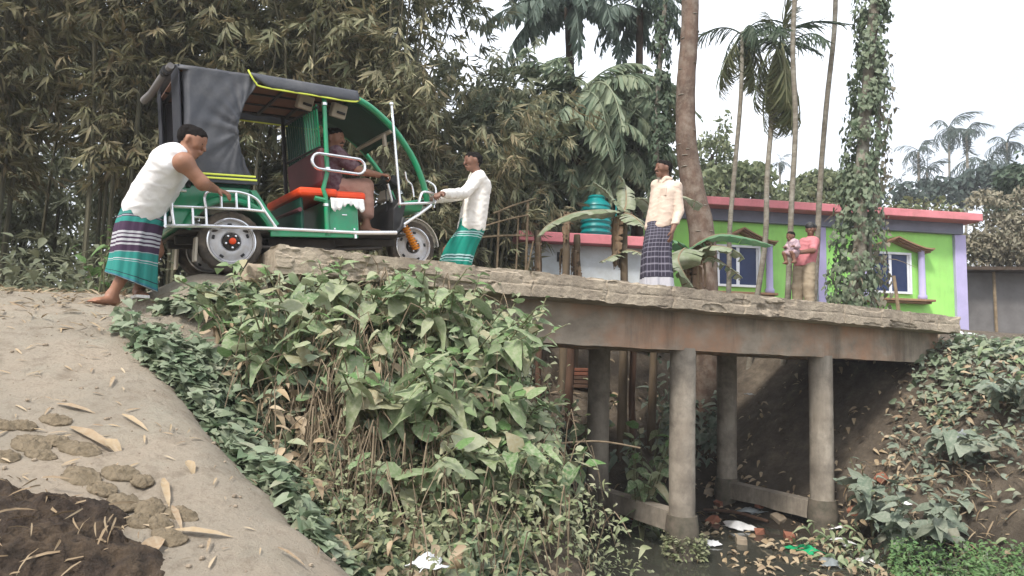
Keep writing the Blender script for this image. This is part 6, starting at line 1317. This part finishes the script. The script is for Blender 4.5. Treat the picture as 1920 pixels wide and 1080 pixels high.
SLB = ['upright bamboo stick leftmost of the leaning sticks by the outbuilding', 'upright bamboo stick closest to the outbuilding corner', 'middle upright bamboo stick of the leaning sticks', 'long horizontal bamboo stick tied across the uprights', 'bamboo stick sloping up to the right along the top', 'short bamboo stick leaning diagonally at the bottom', 'thin bamboo stick sloping gently below the top one']
for (a, b_, r_), lab in zip(SP, SLB):
    a = at(*a); b_ = at(*b_); 
    if lab.startswith(('upright', 'middle', 'short')): a[2] = gnd(a[0], a[1])-.05
    mb = MB(); mb.tube([q-a for q in spline([a, (a+b_)/2+A(.0, .02, .02), b_], 8)], r_, 6); tag(mb.build('bamboo_stick', M_['stick'], None, a), lab, 'stick', 'bamboo sticks by the outbuilding')
a = at(1690, 590, 10.2); a[2] = gnd(a[0], a[1])-.1; q = at(1676, 517, 10.2); mb = MB(); mb.tube([A(0, 0, 0), (q-a)*.5+A(.01, 0, 0), q-a], [.03, .028, .022], 8); tag(mb.build('wooden_stake', M_['stick'], None, a), 'lone wooden stake standing before the right house window', 'stake')
a = at(335, 450, 7.4); a[2] = gnd(a[0], a[1]); 
# ------------------------------------------------------------------ dung cakes, manure heap and dry leaves on the dirt ramp
def onground(px, py, y0=2.0, y1=9.0):
    d = ray(px, py); Ys = np.linspace(y0, y1, 700); P = EYE+d[None]*(Ys/d[1])[:, None]; z = terr(P[:, 0], P[:, 1]); k = np.argmax(P[:, 2] < z) if (P[:, 2] < z).any() else -1
    return P[k]
def slope_R(p):
    n = tnormal(np.array([p[0]]), np.array([p[1]]))[0]; x = nrm(A(1, 0, 0)-n*n[0]); return np.stack([x, np.cross(n, x), n], 1)
DL = ['topmost dung cake on the dirt ramp, lying a little apart', 'dung cake at the upper left with a long dry leaf under it', 'flattest dung cake near the left edge of the ramp', 'dung cake in the left of the second row', 'dung cake beside the small reddish leaf', 'long dung cake right above the manure heap', 'dung cake in the middle of the ramp cluster', 'cracked dung cake in the third row', 'dung cake half hidden by crossing dry leaves', 'dung cake nearest the tip of the manure heap', 'rightmost dung cake beside the tan bamboo sheath', 'dung cake cut by the left edge of the photo', 'small crumbled dung cake between the rows', 'thin dung cake at the left photo edge above the cut one', 'narrow dung cake under the topmost pair', 'dung cake just upslope of the middle of the manure heap', 'dung cake pressed against the cake near the heap tip', 'dung cake left of the one half hidden by dry leaves']
for i, (px, py, wpx, hpx, a) in enumerate([(103, 790, 72, 30, .15), (45, 800, 60, 26, .1), (60, 835, 90, 45, .2), (80, 856, 70, 30, .25), (150, 845, 100, 38, .3), (152, 895, 100, 44, .35), (225, 890, 80, 44, .3), (232, 945, 76, 40, .5), (282, 955, 70, 40, .55), (318, 1010, 84, 36, .35), (340, 968, 80, 34, .3), (12, 860, 60, 34, .1), (268, 905, 48, 30, .4), (8, 800, 60, 26, .1), (110, 830, 60, 28, .3), (190, 920, 70, 34, .4), (300, 985, 60, 30, .5), (262, 980, 60, 34, .5)]):
    p = onground(px, py); sc = p[1]/1300; R = slope_R(p)@rotz(-a*.9); mb = MB(); mb.ball((0, 0, 0), (wpx*sc*.44, hpx*sc*.60, .020), 36, 18); v = np.array(mb.v); q = v/A(.2, .15, .05)
    v = v*(1+.15*n3(v+i, 22, i)[:, None]+.07*n3(v+i, 75, i+1)[:, None]); v[:, 2] = np.where(v[:, 2] < -.012, -.012, v[:, 2])+(.009*n3(v+i*2, 90, 2)+.006*n3(v+i, 190, 3))*(v[:, 2] > 0); mb.v = [tuple(t_) for t_ in v@R.T]
    tag(mb.build('dung_cake', M_['dung'], None, p+R[:, 2]*.006), DL[i], 'dung cake', 'dung cakes drying on the dirt ramp')
# manure heap
hc_ = onground(45, 1015); R = slope_R(hc_); n_ = 180; V = []; F = []
for j in range(71):
    q = j/70
    for k_ in range(n_):
        a = 2*math.pi*k_/n_; rr_ = q*(1+.16*math.sin(a*2+1)+.10*math.sin(a*5)+.07*math.sin(a*9+2)); x, y = rr_*.50*math.cos(a), rr_*.36*math.sin(a); V.append((x, y, 0))
V = np.array(V); V = V@rotz(-.42).T; qn = np.repeat(np.arange(71)/70, n_)
h_ = .12*(1-qn**2.6)+.06*fbm(V[:, 0]*8, V[:, 1]*8, 91, 4)*(1-qn**6)+.035*fbm(V[:, 0]*26, V[:, 1]*26, 95, 5)-.02; V[:, 2] = h_
W = V[:, :2]+0; gzv = None; Wp = V@R.T+hc_; base = terr(Wp[:, 0], Wp[:, 1]); Wp[:, 2] = base+h_
F = [(j*n_+k_, j*n_+(k_+1) % n_, (j+1)*n_+(k_+1) % n_, (j+1)*n_+k_) for j in range(70) for k_ in range(n_)]
o = put('manure_heap', mesh_np('manure_heap', Wp-hc_, np.array(F), M_['manure']), None, hc_); tag(o, 'dark brown heap of wet manure at the lower left corner', 'manure heap')
m = 90; a = rng.random(m)*6.28; q = rng.random(m)**.5; P = hc_+np.stack([q*.48*np.cos(a), q*.34*np.sin(a), 0*a], 1)@(R@rotz(-.42)).T; P[:, 2] = terr(P[:, 0], P[:, 1])+.12*(1-q**2.6)+.02
tag(put('manure_straw', cloud('manure_straw', 'strap', P, rdir(m, -.2, .3), rdir(m, .4, 1), .10*rng.uniform(.4, 1.2, m), L_['straw'])), kind='stuff')
# loose dry leaves and sheaths
for me in LM['dry']: pass
lan = leafobj('dry_blade', 'lance', L_['dry']); ov = LM['dry'][1]
DLV = [(175, 825, 130, .42, 'long pale bamboo sheath lying across the upper dung cakes', lan), (345, 745, 62, .9, 'large curled tan leaf at the edge of the creeper', ov), (282, 1035, 60, 1.9, 'pale leaf standing upright beside the manure heap', ov), (262, 1050, 70, 2.2, 'orange brown blade at the tip of the manure heap', lan), (375, 1005, 90, -.15, 'broad tan bamboo sheath right of the dung cakes', lan), (330, 975, 70, .9, 'narrow dry blade among the right dung cakes', lan), (310, 925, 84, 1.0, 'brown dry blade crossing the middle dung cakes', lan), (210, 840, 40, .4, 'small reddish brown leaf above the dung cakes', ov), (250, 795, 70, .5, 'dry blade upslope of the dung cakes', lan), (140, 770, 70, .1, 'dry blade above the topmost dung cake', lan), (540, 1050, 56, .25, 'white dry blade low on the ramp near the weeds', lan), (355, 880, 30, .7, 'small dark leaf alone on the bare ramp', ov), (510, 875, 60, 1.0, 'tan blade at the foot of the creeper', lan), (390, 1030, 34, 1.3, 'small pale blade below the tan sheath', lan), (210, 720, 40, 1.2, 'small pale blade on the upper ramp', lan)]
for px, py, L, a, lab, me in DLV:
    p = onground(px, py); R = slope_R(p); d = R@A(math.cos(a), -math.sin(a), .12); sc = p[1]/1300
    o = place(me, 'dry_leaf', p+R[:, 2]*.03-d*L*sc*.5, d, R[:, 2]+(A(0, -.6, 0) if 'upright' in lab or 'curled' in lab else 0), L*sc*1.15, None); tag(o, lab, 'dry leaf', 'dry leaves on the dirt ramp')
m = 620; x = rng.uniform(-3.6, -.3, m); y = rng.uniform(2.5, 6.2, m); e = (x+1.4)*.68+(y-3.8)*.73; k_ = e < .1; x, y = x[k_], y[k_]; m = len(x); nn = tnormal(x, y); P = np.stack([x, y, terr(x, y)], 1)+nn*.012
D = rdir(m, -.1, .1); D[:, 0] += .5; D -= nn*(D*nn).sum(1, keepdims=True); tag(put('leaf_litter', cloud('leaf_litter', 'lance', P, D+nn*.05, nn+rng.normal(size=(m, 3))*.2, .07*rng.uniform(.25, 1.3, m), L_['dry'])), kind='stuff')
# pebbles and clods
mb = MB()
for i in range(900):
    x, y = rng.uniform(-4.2, 0), rng.uniform(2.4, 7.0); e = (x+1.4)*.68+(y-3.8)*.73
    if e > .15: continue
    r_ = .004+.014*rng.random()**4; mb.ball((x, y, gnd(x, y)+r_*.3), (r_, r_*rng.uniform(.6, 1), r_*.7), 6, 4, rotz(rng.random()*6))
tag(mb.build('clods', M_['stone']), kind='stuff')
# ------------------------------------------------------------------ litter
def scrap(name, label, cat, px, py, size, mat, seed, group=None, flat=.35, Y=None):
    p = onground(px, py, 3.0, 11) if Y is None else at(px, py, Y); p[2] = max(p[2], .012); r = np.random.default_rng(seed); n = 13; V = []
    for i in range(n):
        for j in range(n):
            u, v = i/(n-1)-.5, j/(n-1)-.5; V.append((u*size*(1+.3*math.sin(v*7+seed)), v*size*.75*(1+.3*math.sin(u*6+seed)), size*flat*(.5+fbm(np.array(u*3.1+seed), np.array(v*3.1), seed, 3))*max(.1, 1-2.2*(u*u+v*v))))
    ii = np.arange(n*n).reshape(n, n); F = np.stack([ii[:-1, :-1], ii[1:, :-1], ii[1:, 1:], ii[:-1, 1:]], 2).reshape(-1, 4); o = put(name, mesh_np(name, np.array(V)@rotz(seed*1.3).T, F, mat), None, p); s_ = o.modifiers.new('thick', 'SOLIDIFY'); s_.thickness = .004; tag(o, label, cat, group); return o
scrap('plastic_sheet', 'crumpled white plastic sheet among the weeds at the bottom middle', 'plastic sheet', 800, 1062, .17, M_['whiteplastic'], 3, flat=.4, Y=3.45)
scrap('plastic_bag', 'bright green plastic bag in the trash by the water', 'plastic bag', 1508, 1036, .30, M_['greenplastic'], 4, flat=.4)
patch('dry_creeper', 600, (3.2, 8.5, 4.6, 10.5), lambda x, y, t, s, e: (t > 3.5) & (t < 6.8) & (s < .5), 'ovate2', L_['dry'], .10, .12, .5, seed=33, thr=.02)
scrap('plastic_bag', 'grey plastic bag stuck on the right bank', 'plastic bag', 1800, 825, .24, M_['greyplastic'], 5, flat=.6)
SL = [('white_scrap', 'torn white wrapper on the mud left of the green bag', 1337, 1040, .22, 'whiteplastic'), ('white_scrap', 'flat pale foam piece behind the near column of the first pier', 1385, 990, .40, 'whitep'), ('grey_scrap', 'grey slab of debris under the second tie beam', 1420, 960, .42, 'greyplastic'), ('white_scrap', 'white plastic scrap at the right end of the trash', 1585, 1018, .24, 'whiteplastic'), ('white_scrap', 'shiny white strip leaning in the trash above the green bag', 1575, 990, .22, 'whiteplastic'), ('grey_scrap', 'dull grey wrapper below the green bag', 1560, 1062, .28, 'greyplastic'), ('red_scrap', 'red wrapper behind the tie beam of the first pier', 1195, 958, .22, 'redplastic'), ('white_scrap', 'small white scrap on the right bank near the second pier', 1700, 945, .14, 'whiteplastic'), ('white_scrap', 'pale scrap on the slope under the bridge', 1405, 740, .16, 'whitep'), ('white_scrap', 'white scraps at the top of the right bank by the house corner', 1800, 628, .3, 'whiteplastic'), ('grey_scrap', 'grey flat stone slab by the second pier base', 1612, 900, .22, 'greyplastic'), ('white_scrap', 'white cup like scrap low in the trash heap', 1625, 1058, .2, 'whitep')]
for i, (nm, lab, px, py, sz, mk) in enumerate(SL): scrap(nm, lab, 'litter', px, py, sz, M_[mk], 20+i, 'scraps of litter by the canal', .25)
BKL = ['grey brick piece just behind the tie beam of the first pier', 'red brick piece at the left edge of the water behind the first pier', 'red brick piece hidden close behind the near column of the first pier', 'grey brick piece between the piers, highest on the mud', 'red brick piece right behind the fallen branch near the first pier', 'red brick piece under the far end of the second tie beam', 'grey brick piece in the middle of the mud under the second tie beam', 'red brick piece tucked beside the grey slab under the second tie beam', 'red brick piece right beside the near column of the first pier', 'grey brick piece between the foam piece and the second pier', 'red brick piece touching the right end of the pale foam piece', 'red brick piece touching the green bag', 'grey brick piece in the shallow water left of the green bag', 'red brick piece among the weeds right of the second pier base', 'red brick piece up on the right bank beyond the second pier']
for i in range(15):
    if i in (0, 1, 2, 5, 6): continue
    px, py = [(1195, 905), (1180, 960), (1225, 975), (1330, 925), (1350, 945), (1375, 905), (1400, 930), (1430, 950), (1335, 980), (1460, 975), (1425, 1000), (1480, 1010), (1390, 1020), (1600, 960), (1655, 900)][i]
    p = onground(px, py, 3, 11); p[2] = max(p[2], .0)+.02; r_ = np.random.default_rng(900+i); mb = MB(); mb.box((0, 0, 0), (.22*r_.uniform(.5, 1), .115, .07), rotz(r_.random()*6)@rotx(r_.normal()*.25)@roty(r_.normal()*.25)); v = np.array(mb.v); v += r_.normal(size=v.shape)*.008; mb.v = [tuple(q) for q in v]
    tag(mb.build('brick_piece', M_['terracotta' if i % 3 else 'stone'], None, p, smooth=False, bevel=.006), BKL[i], 'brick', 'broken bricks around the piers')
TD = ['fallen branch across the mud behind the first pier', 'second branch lying on the mud behind the first pier', 'thin stick poking from the water in front of the pier', 'thin twig crossing the bush before the first pier', 'short stick on the mud under the second pier']
for (a, b_, r_), lab in zip([((1320, 960), (1440, 985), .022), ((1340, 915), (1420, 935), .018), ((1160, 985), (1240, 1000), .010), ((1060, 835), (1190, 838), .008), ((1480, 930), (1530, 985), .025)], TD):
    if 'crossing' in lab: a, b_ = at(1040, 832, 5.9), at(1200, 840, 6.4)
    else: a = onground(*a, 3, 11)+A(0, 0, .03); b_ = onground(*b_, 3, 11)+A(0, 0, .05)
    a[2] = max(a[2], .02); b_[2] = max(b_[2], .03); mb = MB(); mb.tube([q-a for q in spline([a, (a+b_)/2+A(0, 0, .04), b_], 8)], r_, 6); tag(mb.build('fallen_stick', M_['stick' if 'crossing' in lab else 'wood'], None, a), lab, 'stick')
m = 1500; x = rng.uniform(1.2, 5.0, m); y = rng.uniform(6.2, 11, m); t, s = ts(x, y); k_ = (t > 1.3) & (t < 4) & (s < 3.5) & (s > -1.2) & ((fbm(x*1.6, y*1.6, 77, 3) > .12-.22*(t-2.2)) | (rng.random(m) < .06)); x, y = x[k_], y[k_]; z = np.maximum(terr(x, y), .004); m = len(x)
tag(put('mud_litter', cloud('mud_litter', 'ovate2', np.stack([x, y, z+.02], 1), rdir(m, -.15, .25), A(0, 0, 1)+rng.normal(size=(m, 3))*.4, .12*rng.uniform(.3, 1.3, m), L_['dry'])), kind='stuff')

# ------------------------------------------------------------------ pale morning haze
hm = bpy.data.materials.new('haze'); hm.use_nodes = True; nt = hm.node_tree; nt.nodes.clear(); vo = ND(nt, 'ShaderNodeVolumePrincipled'); vo.inputs['Color'].default_value = (.93, .96, 1, 1); vo.inputs['Density'].default_value = .0019; vo.inputs['Anisotropy'].default_value = .1
nt.links.new(vo.outputs[0], ND(nt, 'ShaderNodeOutputMaterial').inputs['Volume'])
mb = MB(); mb.box((0, 0, 8.0), (700, 700, 20.0)); tag(mb.build('haze', hm, smooth=False), kind='stuff')
